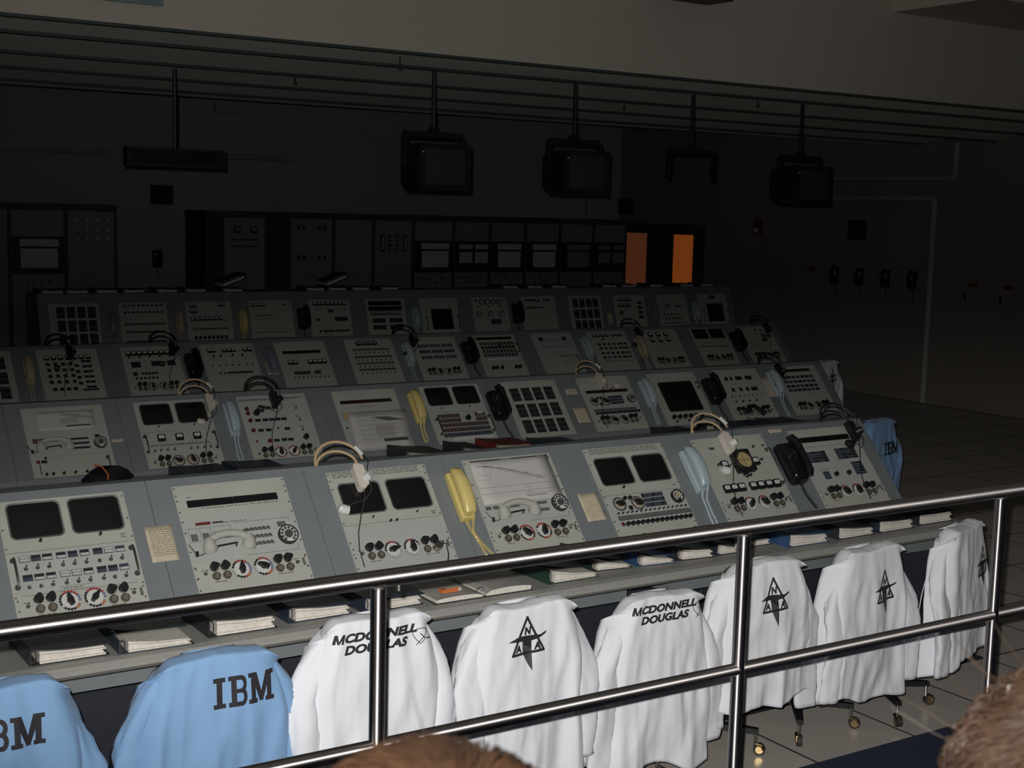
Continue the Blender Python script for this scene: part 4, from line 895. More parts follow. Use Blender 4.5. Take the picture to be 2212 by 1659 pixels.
# ------------------------------------------------------------------ binders
def binder(x, y, z, ts, tr, c, label, w_=0.262, d_=0.29, rz=0.0, cover=1.0, group='ring binders on the front desk', lab=False, rx=0.0, pages='page_edge'):
    t = thing('ring_binder', label, 'binder', (x, y, z), (rx, 0, rz), group)
    b = MB().mat(c)
    b.box(0, w_, 0, d_, 0, 0.003)                       # bottom board
    b.box(-0.003, 0.001, 0, d_, 0, ts)                  # spine
    y0 = d_*(1-cover)
    nseg = 6; top = []; 
    for i in range(nseg+1):
        f = i/nseg; sag = 0.010*math.sin(PI*f)
        top.append((f*(w_+0.004), ts+(tr-ts)*f-sag*0.6))
    for i in range(nseg):
        (xa, za), (xb, zb) = top[i], top[i+1]
        lift = 0.05*(1-cover)
        b.add([(xa, y0, za+lift*0.3), (xb, y0, zb+lift*0.3), (xb, d_, zb), (xa, d_, za), (xa, y0, za+0.003+lift*0.3), (xb, y0, zb+0.003+lift*0.3), (xb, d_, zb+0.003), (xa, d_, za+0.003)], [(0, 3, 2, 1), (4, 5, 6, 7), (0, 1, 5, 4), (1, 2, 6, 5), (2, 3, 7, 6), (3, 0, 4, 7)])
    link('cover', b.mesh('cover', True), t)
    b = MB().mat(pages); n = 5
    for k in range(n):
        f0, f1 = k/n, (k+1)/n; off = 0.004*((k*5) % 3)-0.004
        za, zb = 0.0035+(ts*0.86-0.006)*f0, 0.0035+(ts*0.86-0.006)*f1
        zc, zd = 0.0035+(max(0.012, tr-0.005)-0.004)*f0, 0.0035+(max(0.012, tr-0.005)-0.004)*f1
        x1 = w_-0.012-0.006*((k*7) % 3); yy = 0.006+off*0.6
        xm = w_*0.5; zm = (za+zc)/2-0.003*f0; zn = (zb+zd)/2-0.004*f1
        b.add([(0.03, yy, za), (xm, yy, zm), (x1, yy, zc), (x1, d_-0.01, zc), (xm, d_-0.01, zm), (0.03, d_-0.01, za), (0.03, yy, zb-0.0006), (xm, yy, zn-0.0006), (x1, yy, zd-0.0006), (x1, d_-0.01, zd-0.0006), (xm, d_-0.01, zn-0.0006), (0.03, d_-0.01, zb-0.0006)],
              [(0, 5, 4, 1), (1, 4, 3, 2), (6, 7, 10, 11), (7, 8, 9, 10), (0, 1, 7, 6), (1, 2, 8, 7), (2, 3, 9, 8), (3, 4, 10, 9), (4, 5, 11, 10), (5, 0, 6, 11)])
    link('pages', b.mesh('pages'), t)
    for yy in (0.02, d_*0.5, d_-0.03):
        link('ring', cached(('binder_ring', round(ts, 3)), lambda b: b.mat('metal').tube([(0.012+0.011*math.cos(a), 0, ts*0.48+ts*0.38*math.sin(a)) for a in [2*PI*i/12 for i in range(13)]], 0.0022, 6, cap=False), True), t, (0, yy, 0))
    if lab:
        b = MB().mat('ind_white').box(0.03, 0.12, 0, 0.001, 0, 0.0); 
        q = MB().mat('paper').box(0, 0.085, 0, 0.055, 0, 0.0008).mat('print').box(0.008, 0.075, 0.030, 0.036, 0.0008, 0.0012).box(0.02, 0.065, 0.015, 0.020, 0.0008, 0.0012)
        link('spine_label', q.mesh('spine_label'), t, (0.01, d_*0.5, ts+0.0005), (0, math.atan2(ts-tr, w_), 0))
    return t
DZ = 0.7705
BN = [(1.094, 4.524, 0.055, 0.040, 'cover_dark', 1.0, 'charcoal ring binder at the left end of the front desk'),
 (1.385, 4.505, 0.050, 0.028, 'cover_teal', 0.62, 'slate blue binder with its cover curled back off white pages'),
 (1.715, 4.535, 0.066, 0.050, 'cover_dark', 1.0, 'thick black ring binder with a pale line, below the long readout panel'),
 (2.031, 4.56, 0.062, 0.040, 'cover_navy', 1.0, 'dark navy binder behind the first white coat'),
 (2.335, 4.54, 0.058, 0.040, 'cover_navy', 1.0, 'dark binder left of the open binder on the front desk'),
 (3.193, 4.547, 0.062, 0.026, 'cover_green', 0.78, 'dark green binder right of the open binder'),
 (3.472, 4.63, 0.060, 0.022, 'cover_dark', 0.85, 'black binder between the green one and a blue one'),
 (3.700, 4.605, 0.058, 0.024, 'cover_blue', 0.9, 'blue binder right of the green and black ones'),
 (3.925, 4.60, 0.062, 0.040, 'cover_dark', 1.0, 'black binder left of the second visible railing post'),
 (4.150, 4.59, 0.058, 0.030, 'cover_navy', 0.9, 'navy binder just left of the second visible railing post'),
 (4.300, 4.64, 0.050, 0.034, 'cover_dark', 1.0, 'dark binder right behind the second visible railing post'),
 (4.559, 4.545, 0.068, 0.046, 'cover_blue', 1.0, 'blue binder with white label right of the second visible railing post'),
 (4.889, 4.548, 0.064, 0.040, 'cover_dark', 1.0, 'black binder, third from the right end of the front desk'),
 (5.180, 4.555, 0.064, 0.050, 'cover_navy', 1.0, 'dark navy binder, second from the right end of the front desk'),
 (5.500, 4.58, 0.064, 0.054, 'cover_dark', 1.0, 'black binder at the right end of the front desk')]
for i, (x, y, ts, tr, c, cv, lab) in enumerate(BN):
    w_ = 0.262
    if i in (6, 7, 8): w_ = 0.205
    if i == 9: w_ = 0.14
    if i == 10: w_ = 0.24
    binder(x, y, DZ, ts, tr, c, lab, w_=w_, cover=cv, rz=(0.0, -0.03, 0.0, 0.01, 0.04, 0.02, -0.12, -0.1, -0.1, 0.0, 0.0, 0.0, 0.03, 0.02, 0.0)[i], lab=(i == 11))
# open binder with an eraser box
t = thing('open_binder', 'open binder showing grey-beige pages on the front desk', 'binder', (2.63, 4.515, DZ), (0, 0, 0))
b = MB().mat('cover_dark').box(0, 0.46, 0, 0.30, 0, 0.003); link('cover', b.mesh('cover'), t)
for nm, xa, xb, hm in (('left_pages', 0.008, 0.222, 0.016), ('right_pages', 0.238, 0.452, 0.022)):
    b = MB().mat('paper_grey'); nx = 8; vs = []; 
    for j, yy in enumerate((0.004, 0.29)):
        for i in range(nx+1):
            f = i/nx; g = f if xa < 0.1 else 1-f
            zz = hm*(0.75+0.35*math.sin(PI*min(1, g*1.02))**0.7 if g < 0.98 else 0.4); vs.append((xa+(xb-xa)*f, yy, 0.0035+zz))
    for j, yy in enumerate((0.004, 0.29)):
        for i in range(nx+1): vs.append((xa+(xb-xa)*i/nx, yy, 0.0035))
    n1 = nx+1
    fs = [(i, i+1, n1+i+1, n1+i) for i in range(nx)]
    b.add(vs, fs); b.mat('page_edge')
    b.f += []; base = len(b.v)-len(vs)
    for i in range(nx): b.f.append((base+i, base+2*n1+i, base+2*n1+i+1, base+i+1)); b.m.append(b.k)
    for i in range(nx): b.f.append((base+n1+i, base+n1+i+1, base+3*n1+i+1, base+3*n1+i)); b.m.append(b.k)
    b.f.append((base, base+n1, base+3*n1, base+2*n1)); b.m.append(b.k); b.f.append((base+nx, base+2*n1+nx, base+3*n1+nx, base+n1+nx)); b.m.append(b.k)
    link(nm, b.mesh(nm), t)
for yy in (0.04, 0.15, 0.26): link('ring', MB().mat('metal').tube([(0.23+0.020*math.cos(a), 0, 0.012+0.020*math.sin(a)) for a in [PI*i/8 for i in range(9)]], 0.002, 6).mesh('ring', True), t, (0, yy, 0))
t = thing('eraser_box', 'small orange and white box lying on the open binder', 'box', (2.735, 4.585, DZ+0.024), (0, 0, 0.05))
link('sleeve', MB().mat('amber').box(-0.045, 0.030, -0.016, 0.016, 0, 0.014).mesh('sleeve'), t); M['amber'].node_tree.nodes['Principled BSDF'].inputs['Base Color'].default_value = (0.55, 0.15, 0.035, 1)
link('end_flap', MB().mat('paper_warm').box(0.030, 0.045, -0.015, 0.015, 0.0005, 0.0135).mesh('end_flap'), t)
link('top_label', MB().mat('paper_warm').box(-0.02, 0.040, -0.010, 0.016, 0.014, 0.0150).mesh('top_label'), t)

# second-row desk clutter seen over the front row
D2Z = ROWS[1]['Z']-0.402+0.0006
for (x, y, ts, tr, c, lab, w_) in ((2.78, 7.76, 0.050, 0.045, 'cover_navy', 'dim navy binder behind the front row, left of a pale blue telephone', 0.30), (3.12, 7.76, 0.055, 0.045, 'cover_navy', 'dim navy binder below the pale blue telephone of the second row', 0.30),
    (4.28, 7.76, 0.075, 0.045, 'cover_dark', 'black binder below the loose printed sheet', 0.30), (4.70, 7.74, 0.075, 0.055, 'cover_dark', 'dark binder left of the red-spined one behind the front row', 0.17), (4.96, 7.74, 0.075, 0.060, 'cover_red', 'dark binder with a red spine behind the front row', 0.30),
    (5.40, 7.76, 0.045, 0.03, 'cover_navy', 'dim navy binder below the light bank grid', 0.30), (6.55, 7.78, 0.045, 0.035, 'cover_dark', 'black binder below the large screen', 0.26), (7.25, 7.78, 0.05, 0.04, 'cover_navy', 'dark binder below the black handset', 0.30), (7.62, 7.78, 0.05, 0.04, 'cover_dark', 'dark binder near the right end of the second desk', 0.30)):
    binder(x, y, D2Z, ts, tr, c, lab, w_=w_, d_=0.27, group='binders on the second desk', pages='paper_grey' if c != 'cover_red' else 'paper_warm')
t = thing('black_bag', 'small crumpled black bag with an orange cord on the second desk', 'bag', (2.36, 7.90, D2Z))
b = MB().mat('black'); n = 14; st = [(0.0, 0.12, 0.07), (0.03, 0.13, 0.08), (0.07, 0.11, 0.065), (0.095, 0.06, 0.03)]; vs = []
for k, (z, a_, c_) in enumerate(st):
    for i in range(n):
        q = 2*PI*i/n; f = 1+0.22*math.sin(3*q+k)+0.1*math.sin(7*q+2*k); vs.append((a_*f*math.cos(q), c_*f*math.sin(q), z*(1+0.2*math.sin(2*q+k))))
b.add(vs, [(k*n+i, k*n+(i+1) % n, (k+1)*n+(i+1) % n, (k+1)*n+i) for k in range(3) for i in range(n)]+[tuple(range(n-1, -1, -1)), tuple(range(3*n, 4*n))])
link('pouch', b.mesh('pouch', True), t)
link('cord', MB().mat('amber').tube([(-0.02, -0.08, 0.02), (-0.01, -0.07, 0.07), (-0.03, -0.02, 0.11), (-0.06, 0.03, 0.115)], 0.005, 6).mesh('cord', True), t)
t = thing('small_red_box', 'tiny white-topped dark box on the second desk right of the large screen', 'box', (6.86, 7.80, D2Z))
link('case', MB().mat('cover_dark').box(0, 0.10, 0, 0.08, 0, 0.075).mesh('case'), t); link('label', MB().mat('paper_warm').box(0.035, 0.10, -0.002, 0.0, 0.01, 0.07).mesh('label'), t)

# binders lying on top of the rear row
zt = ROWS[3]['Z']+0.0926; yt = 13.52
RB = [(3.42, 0, 'cover_dark'), (3.66, 0, 'cover_dark'), (3.95, 0, 'cover_navy'), (4.22, 0, 'cover_dark'), (4.56, 0, 'cover_dark'), (4.86, 0, 'cover_navy'), (5.26, 0, 'cover_dark'), (6.20, 0, 'cover_dark'), (6.46, 0, 'cover_navy'), (6.74, 0, 'cover_dark'), (7.10, 0, 'cover_dark'), (8.70, 0, 'cover_dark'), (9.05, 0, 'cover_dark'), (9.40, 0, 'cover_dark'), (10.16, 0, 'cover_dark'), (10.46, 0, 'cover_navy'), (10.90, 0, 'cover_dark'), (11.40, 0, 'cover_dark'), (11.74, 0, 'cover_dark')]
for i, (x, z, c) in enumerate(RB):
    binder(x, yt, zt, 0.042, 0.034, c, 'dark binder on top of the rear row, %s from its left end' % ORD[i] if i < 10 else 'dark binder on top of the rear row, %s from its right end' % ORD[18-i], w_=0.235, d_=0.26, group='binders on the rear row')
def propped(x, lab):
    t = thing('ring_binder', lab, 'binder', (x, yt+0.02, zt+0.048), (0, -0.36, 0), 'propped binders on the rear row')
    link('cover', MB().mat('cover_dark').box(0, 0.27, 0, 0.25, 0.052, 0.055).box(0, 0.27, 0, 0.25, 0, 0.003).box(0.268, 0.272, 0, 0.25, 0, 0.055).mesh('cover'), t)
    link('pages', MB().mat('page_edge').box(0.01, 0.255, 0.006, 0.24, 0.004, 0.028).mesh('pages'), t)
propped(5.28, 'black binder propped aslant on the rear row, left one of two'); propped(6.46, 'black binder propped aslant on the rear row, right one of two')

# ------------------------------------------------------------------ chairs and coats
def chair(x, y, rz, label, vis=True):
    t = thing('office_chair', label, 'chair', (x, y, 0), (0, 0, rz), 'desk chairs under the coats')
    def bk(b):
        b.mat('chair_vinyl'); pr = rrect(0, 0, 0.37, 0.30, 0.06, 3)
        b.add([(px, -0.022, pz) for px, pz in pr]+[(px, 0.022, pz) for px, pz in pr], [(i, (i+1) % 16, 16+(i+1) % 16, 16+i) for i in range(16)]+[tuple(range(15, -1, -1)), tuple(range(16, 32))])
    link('backrest', cached(('chair_back',), bk, True), t, (0, 0, 0.70))
    link('back_bar', cached(('chair_bar',), lambda b: b.mat('black').box(-0.03, 0.03, 0.022, 0.035, -0.30, 0.06).box(-0.03, 0.03, 0.022, 0.22, -0.31, -0.295)), t, (0, 0, 0.70))
    link('seat', cached(('chair_seat',), lambda b: b.mat('chair_vinyl').poly(rrect(0, 0, 0.42, 0.42, 0.06, 3), 0, 0.065)), t, (0, 0.27, 0.40))
    link('column', cached(('chair_col',), lambda b: b.mat('chrome').cyl(0, 0, 0, 0.26, 0.024, n=12)), t, (0, 0.36, 0.14))
    for k in range(4):
        a = PI/4+k*PI/2; cx, cy = 0.25*math.cos(a), 0.36+0.25*math.sin(a)
        link('base_leg', cached(('chair_leg',), lambda b: b.mat('black').add([(0.0, -0.024, 0.0), (0.0, 0.024, 0.0), (0.0, 0.024, 0.032), (0.0, -0.024, 0.032), (0.26, -0.014, -0.008), (0.26, 0.014, -0.008), (0.26, 0.014, 0.012), (0.26, -0.014, 0.012)], [(0, 3, 2, 1), (4, 5, 6, 7), (0, 1, 5, 4), (1, 2, 6, 5), (2, 3, 7, 6), (3, 0, 4, 7)])), t, (0, 0.36, 0.105), (0, 0, a))
        c = link('caster', cached(('caster',), lambda b: (b.mat('metal').cyl(0, 0, 0.045, 0.10, 0.007, n=8), b.mat('brass').tube([(0.0, -0.012, 0.052), (0.028, -0.012, 0.045), (0.036, -0.012, 0.028)], 0.008, 6))), t, (cx, cy, 0.0), (0, 0, a))
        link('wheel', cached(('wheel',), lambda b: (b.mat('rubber').tube([(0.018, -0.012, 0.026), (0.018, 0.012, 0.026)], 0.026, 14), b.mat('brass').tube([(0.018, -0.014, 0.026), (0.018, -0.012, 0.026)], 0.017, 12))), c)
    return t

def text_mesh(txt, size, shear=0.0, off=0.0):
    cu = bpy.data.curves.new('tmp', 'FONT'); cu.body = txt; cu.size = size; cu.shear = shear; cu.offset = off; cu.align_x = 'CENTER'; cu.resolution_u = 3
    o = bpy.data.objects.new('tmp', cu); COL.objects.link(o)
    dg = bpy.context.evaluated_depsgraph_get(); me = o.evaluated_get(dg).to_mesh()
    v = [(p.co.x, p.co.y) for p in me.vertices]; f = [tuple(p.vertices) for p in me.polygons]
    o.evaluated_get(dg).to_mesh_clear(); bpy.data.objects.remove(o); bpy.data.curves.remove(cu)
    return v, f
class Flat:
    def __init__(s): s.v = []; s.f = []
    def add(s, vs, fs, dx=0, dy=0, sx=1, sy=1):
        o = len(s.v); s.v += [(x*sx+dx, y*sy+dy) for x, y in vs]; s.f += [tuple(i+o for i in f) for f in fs]; return s
    def quad(s, *p): return s.add(p, [tuple(range(len(p)))])
    def stroke(s, pts, w):
        for (a, b) in zip(pts[:-1], pts[1:]):
            dx, dy = b[0]-a[0], b[1]-a[1]; l = math.hypot(dx, dy) or 1; nx, ny = -dy/l*w/2, dx/l*w/2; ex, ey = dx/l*w*0.35, dy/l*w*0.35
            s.quad((a[0]+nx-ex, a[1]+ny-ey), (a[0]-nx-ex, a[1]-ny-ey), (b[0]-nx+ex, b[1]-ny+ey), (b[0]+nx+ex, b[1]+ny+ey))
        return s
def slab_ibm():
    F = Flat(); R_ = lambda x0, y0, x1, y1: F.quad((x0, y0), (x1, y0), (x1, y1), (x0, y1))
    R_(0, 0, .30, .09); R_(0, .51, .30, .60); R_(.08, .09, .22, .51)                                  # I
    o = .37; R_(o, 0, o+.34, .09); R_(o, .51, o+.34, .60); R_(o+.07, .09, o+.20, .51); R_(o+.20, .26, o+.34, .34)   # B
    for cy, rr in ((.425, .125), (.172, .135)):
        P0 = [(o+.33+(rr+.045)*math.cos(a)*0.75, cy+(rr+.045)*math.sin(a)) for a in [-PI/2+PI*i/8 for i in range(9)]]
        P1 = [(o+.33+(rr-.055)*math.cos(a)*0.55, cy+(rr-.055)*math.sin(a)) for a in [-PI/2+PI*i/8 for i in range(9)]]
        for i in range(8): F.quad(P1[i], P0[i], P0[i+1], P1[i+1])
    o = .87; R_(o, 0, o+.23, .09); R_(o+.45, 0, o+.68, .09); R_(o, .51, o+.20, .60); R_(o+.48, .51, o+.68, .60)     # M
    R_(o+.07, .09, o+.19, .51); R_(o+.49, .09, o+.61, .51)
    F.quad((o+.07, .60), (o+.22, .60), (o+.40, .02), (o+.30, .02)); F.quad((o+.46, .60), (o+.61, .60), (o+.38, .02), (o+.28, .02))
    F.v = [((x-.775), (y-.3)) for x, y in F.v]; return F
def naa(simple=False):
    F = Flat()
    F.stroke([(0.0, .095), (-.066, -.036)], .0095); F.stroke([(-.066, -.036), (.068, -.030)], .0095); F.stroke([(.068, -.030), (0, .095)], .0095)
    for ch, x, y, s in (('N', 0.0, .034, .036), ('A', -.040, -.026, .033), ('A', .041, -.023, .033)):
        v, f = text_mesh(ch, s, 0.12, 0.0022); F.add(v, f, x, y)
    F.quad((-.082, .012), (-.045, .026), (-.02, .030), (-.02, .010)); F.quad((-.02, .030), (.02, .028), (.02, .008), (-.02, .010)); F.quad((.02, .028), (.055, .026), (.050, .014), (.02, .008)); F.quad((.055, .026), (.084, .036), (.080, .027), (.050, .014))
    F.quad((-.022, .018), (.018, .018), (.018, -.02), (-.022, .002))
    for i in range(9):
        f0 = i/9; x = -.022+.040*f0; yb = -.030-.072*f0**0.8
        F.quad((x, .004-.022*f0), (x+.0041, .003-.022*f0), (x+.0041, yb-.004), (x, yb))
    return F
def fit(v, w_, h_):
    x0, x1 = min(p[0] for p in v), max(p[0] for p in v); y0, y1 = min(p[1] for p in v), max(p[1] for p in v)
    return [((p[0]-(x0+x1)/2)/(x1-x0)*w_, (p[1]-(y0+y1)/2)/(y1-y0)*h_) for p in v]
def mcd():
    F = Flat(); v, f = text_mesh('CDONNELL', .062, .25, .0034); F.add(fit(v, .272, .031), f, .002, .018); v, f = text_mesh('DOUGLAS', .062, .25, .0034); F.add(fit(v, .240, .031), f, -.018, -.021)
    m = lambda x, y: (-.176+x*.036+y*.0085, .0025+y*.031)
    for q in (((0, 0), (.24, 0), (.24, 1), (0, 1)), ((.76, 0), (1, 0), (1, 1), (.76, 1)), ((0, 1), (.27, 1), (.60, 0), (.42, 0)), ((.73, 1), (1, 1), (.58, 0), (.40, 0))): F.quad(*[m(*p) for p in q])
    pts = [(.150+.024*math.cos(a)+.008*math.sin(2*a), -.012+.026*math.sin(a)) for a in [0.4+2*PI*i/22 for i in range(20)]]
    F.stroke(pts, .0026); F.stroke([(.150, -.004), (.165, -.020), (.198, -.028)], .0034); F.stroke([(.135, -.042), (.170, -.008), (.192, .022)], .0028)
    return F

def coat(x, y, rz, ztop, hem, c, mark, mpos, mscale, label, seed, topw=0.205, sl=(1, 1), sleeve_len=0.60, collar=True, group='coats over chair backs', wb=0.300, tilt=0.0):
    rr = random.Random(seed); H = ztop-hem
    ph = [rr.uniform(0, 6.28) for _ in range(6)]; fr = [rr.uniform(3.2, 4.6), rr.uniform(6, 8.5), rr.uniform(10, 13)]
    def W(t):
        ks = [(0, topw-0.006), (0.03, topw+0.012), (0.14, topw+0.048), (0.30, topw+0.076), (1.0, wb)]
        for (a, wa), (b_, wb_) in zip(ks[:-1], ks[1:]):
            if t <= b_: return wa+(wb_-wa)*max(0, (t-a)/(b_-a))
        return wb
    def fold(s, t):
        am = 0.002+0.021*min(1, max(0, t-0.06)*1.6)
        edge = 0.35+0.65*min(1, abs(s)*1.4)
        rd = lambda q: 1-2*abs(math.sin(q/2))**0.8
        a = rd(fr[0]*s*1.3+ph[0]+0.5*t)*0.50+rd(fr[1]*s*1.2+ph[1]-0.6*t)*0.45+rd(fr[2]*s*1.3+ph[2]+0.9*t)*0.25
        n_ = noise.noise(Vector((s*2.2+seed*3.1, t*2.0, seed*1.7)))
        n2 = noise.noise(Vector((s*5+seed, t*4.5+s*2.0, seed*0.7)))
        return am*(a*edge+1.1*n_)+(0.004+0.006*min(1, t*2))*n2+0.0045*noise.ridged_multi_fractal(Vector((s*3.0+t*1.5+seed*5.3, t*2.2-s*0.8, seed*2.1)), 0.9, 2.0, 3, 1.0, 2.0)*min(1, t*4)
    def ys(s, t):
        bow = -0.038-0.030*min(1, t*1.6)
        wrap = 0.105*max(0, abs(s)-0.62)**2/0.1444*min(1, t*14)
        return bow+wrap-fold(s, t)
    def hm(s): return 1.0+0.030*math.sin(2.6*s+ph[3])+0.018*math.sin(7*s+ph[4])
    def zt_(s): return ztop-0.030*(max(0, abs(s)-0.72)/0.28)**2 - 0.005*math.sin(4*s+ph[5]) + tilt*s
    t_ = thing('lab_coat', label, 'coat', (x, y, 0), (0, 0, rz), group)
    NS, NT = 72, 54; b = MB().mat(c); vs = []; rows = []
    # over the top and a short way down behind
    for (yy, dz) in ((0.075, -0.20), (0.070, -0.08), (0.058, -0.012), (0.030, 0.006), (0.0, 0.008), (-0.026, 0.002)):
        for i in range(NS+1):
            s = i/NS*2-1; vs.append((s*W(0)*(0.99 if yy < 0.05 else 0.97), yy+0.004*math.sin(9*s+ph[1]), zt_(s)+dz-0.055*(max(0, abs(s)-0.66)/0.34)**2*max(0, yy+0.03)/0.1+0.004*noise.noise(Vector((s*4, yy*30, seed))))); 
        rows.append(1)
    for j in range(NT+1):
        t = j/NT
        for i in range(NS+1):
            s = i/NS*2-1; vs.append((s*W(t), ys(s, t), zt_(s)-t*H*hm(s)-0.0))
        rows.append(1)
    n = NS+1
    b.add(vs, [(j*n+i, j*n+i+1, (j+1)*n+i+1, (j+1)*n+i) for j in range(len(rows)-1) for i in range(NS)])
    me = b.mesh('coat_body'); me.polygons.foreach_set('use_smooth', [True]*len(me.polygons))
    o = link('coat_body', me, t_); md = o.modifiers.new('thickness', 'SOLIDIFY'); md.thickness = 0.0025
    # sleeves
    for sx in (-1, 1):
        if not sl[0 if sx < 0 else 1]: continue
        b = MB().mat(c); m_ = 24; nl = 34; vs = []
        Ls = sleeve_len*rr.uniform(0.93, 1.07); out = rr.uniform(0.055, 0.080); fwd = rr.uniform(-0.050, -0.025)
        for j in range(nl+1):
            f = j/nl; cx = sx*(topw-0.045+(out+0.035)*min(1, f*2.6)**0.8+0.012*math.sin(3*f+ph[2])); cy = 0.026+(fwd-0.006)*min(1, f*1.9)+0.012*min(1, f*4)*math.sin(4*f+ph[0]); cz = ztop-0.030-Ls*f
            rx = 0.034+0.028*min(1, f*3.4)**0.7-0.008*f; ry = 0.034-0.003*min(1, f*3)**0.7-0.004*f
            for k in range(m_):
                q = 2*PI*k/m_; fo_ = 1+0.15*math.sin(3*q+5*f+ph[1])*min(1, f*3)+0.16*noise.noise(Vector((math.cos(q)*1.5, math.sin(q)*1.5, f*7+seed)))+0.13*noise.noise(Vector((math.cos(q)*2.5+3, math.sin(q)*2.5, f*17+math.cos(q)*3+seed)))
                vs.append((cx+rx*fo_*math.cos(q), cy+ry*fo_*math.sin(q), cz+0.012*math.cos(q)*sx*(1-f)*-2.0))
        fs = [(j*m_+k, j*m_+(k+1) % m_, (j+1)*m_+(k+1) % m_, (j+1)*m_+k) for j in range(nl) for k in range(m_)]+[tuple(range(m_))]
        b.add(vs, fs); me = b.mesh('sleeve'); me.polygons.foreach_set('use_smooth', [True]*len(me.polygons))
        o = link('sleeve', me, t_); md = o.modifiers.new('thickness', 'SOLIDIFY'); md.thickness = 0.0025
    if collar:
        b = MB().mat(c); vs = []; nn = 10
        for j in range(3):
            for i in range(nn+1):
                f = i/nn*2-1; vs.append((f*0.085, 0.045+0.02*j-0.02*(1-f*f), ztop-0.004+0.016*(j == 1)*(1-0.6*f*f)-0.004*j))
        b.add(vs, [(j*(nn+1)+i, j*(nn+1)+i+1, (j+1)*(nn+1)+i+1, (j+1)*(nn+1)+i) for j in range(2) for i in range(nn)])
        o = link('collar', b.mesh('collar', True), t_); md = o.modifiers.new('thickness', 'SOLIDIFY'); md.thickness = 0.003
    # front edge hanging behind on the left, with snaps
    b = MB().mat(c); vs = []
    for j in range(13):
        f = j/12
        for i in range(5):
            g = i/4; vs.append((-(topw+0.01+0.035*min(1, f*2))+0.02-g*0.075*min(1, f*2.2), 0.085+0.008*math.sin(5*f+2*g), ztop-0.22-f*(H-0.24)*0.99-0.03*g))
    b.add(vs, [(j*5+i, j*5+i+1, (j+1)*5+i+1, (j+1)*5+i) for j in range(12) for i in range(4)])
    o = link('front_flap', b.mesh('front_flap', True), t_); md = o.modifiers.new('thickness', 'SOLIDIFY'); md.thickness = 0.0025
    for f in (0.45, 0.66):
        link('snap', cached(('snap',), lambda b: b.mat('metal_dull').cyl(0, 0, 0, 0.003, 0.008, 0.006, 10)), t_, (-(topw+0.045)-0.045, 0.079, ztop-0.10-f*(H-0.10)), (PI/2, 0, 0))
    if mark:
        bm = bmesh.new(); V = [bm.verts.new((px*mscale[0]+mpos[0], 0, py*mscale[1]+mpos[1])) for px, py in mark.v]
        for f in mark.f:
            try: bm.faces.new([V[i] for i in f])
            except Exception: pass
        bmesh.ops.triangulate(bm, faces=bm.faces)
        for _ in range(2):
            es = [e for e in bm.edges if e.calc_length() > 0.012]
            if es: bmesh.ops.subdivide_edges(bm, edges=es, cuts=1); bmesh.ops.triangulate(bm, faces=bm.faces)
        for v in bm.verts:
            z = v.co.z; t = max(0, (ztop-z)/H); s = max(-0.98, min(0.98, v.co.x/W(t)))
            t = max(0, (zt_(s)-z)/(H*hm(s))); s = max(-0.98, min(0.98, v.co.x/W(t)))
            v.co.x = s*W(t); v.co.y = ys(s, t)-0.0045
        me = bpy.data.meshes.new('lettering'); bm.to_mesh(me); bm.free(); me.materials.append(M['ink'])
        link('lettering' if len(mark.v) != 1 else 'emblem', me, t_)
    return t_
IBM, NAA, MCD = slab_ibm(), naa(), mcd()
COATS = [
 (0.86, 3.98, 0.0, 0.915, 0.22, 'cloth_blue', IBM, (0.014, 0.785), (0.145, 0.152), 'light blue coat with three bold black letters, cut by the left edge', 1),
 (1.525, 3.98, 0.0, 0.905, 0.20, 'cloth_blue', IBM, (0.075, 0.792), (0.132, 0.162), 'light blue coat with three bold black letters, left of the white coats', 2),
 (2.085, 3.98, 0.0, 0.945, 0.20, 'cloth_white', MCD, (0.0, 0.880), (1.0, 1.0), 'white coat with aircraft company lettering, behind the nearest railing post', 3),
 (2.70, 3.98, 0.0, 0.905, 0.20, 'cloth_white', NAA, (-0.030, 0.775), (1.0, 1.0), 'white coat with triangle and eagle emblem between the two lettered white coats', 4),
 (3.315, 3.98, 0.0, 0.855, 0.18, 'cloth_white', MCD, (0.01, 0.800), (1.0, 1.0), 'white coat with aircraft company lettering, left of the second visible post', 5),
 (3.86, 3.98, 0.0, 0.920, 0.34, 'cloth_white', NAA, (0.005, 0.765), (0.95, 1.0), 'white coat with triangle emblem partly hidden by the second visible post', 6),
 (4.475, 3.98, 0.08, 0.905, 0.26, 'cloth_white', NAA, (0.045, 0.715), (0.95, 1.0), 'white coat with triangle emblem, second from the right', 7),
 (5.08, 3.98, 0.34, 0.935, 0.33, 'cloth_white', NAA, (0.125, 0.735), (0.9, 1.0), 'white coat with triangle emblem turned away at the right end', 8),
]
for (x, y, rz, zt2, hem, c, mk, mp, ms, lab, seed) in COATS:
    coat(x, y, rz, zt2, hem, c, mk, mp, ms, lab, seed)
    chair(x, y+0.005, rz, 'black office chair under the %s coat along the front desk, %s from left' % ('blue' if seed < 3 else 'white', ORD[seed-1]))
coat(7.66, 6.80, 0.25, 0.865, 0.25, 'cloth_blue', IBM, (0.10, 0.66), (0.155, 0.155), 'dim blue coat with three bold black letters beyond the right end of the front row', 11)
chair(7.66, 6.805, 0.25, 'black office chair under the dim blue coat')
coat(10.20, 9.80, 0.2, 0.885, 0.25, 'cloth_white', NAA, (0.07, 0.72), (0.9, 1.0), 'dim white coat with dark emblem beyond the right end of the second row', 12)
chair(10.20, 9.805, 0.2, 'black office chair under the dim white coat')

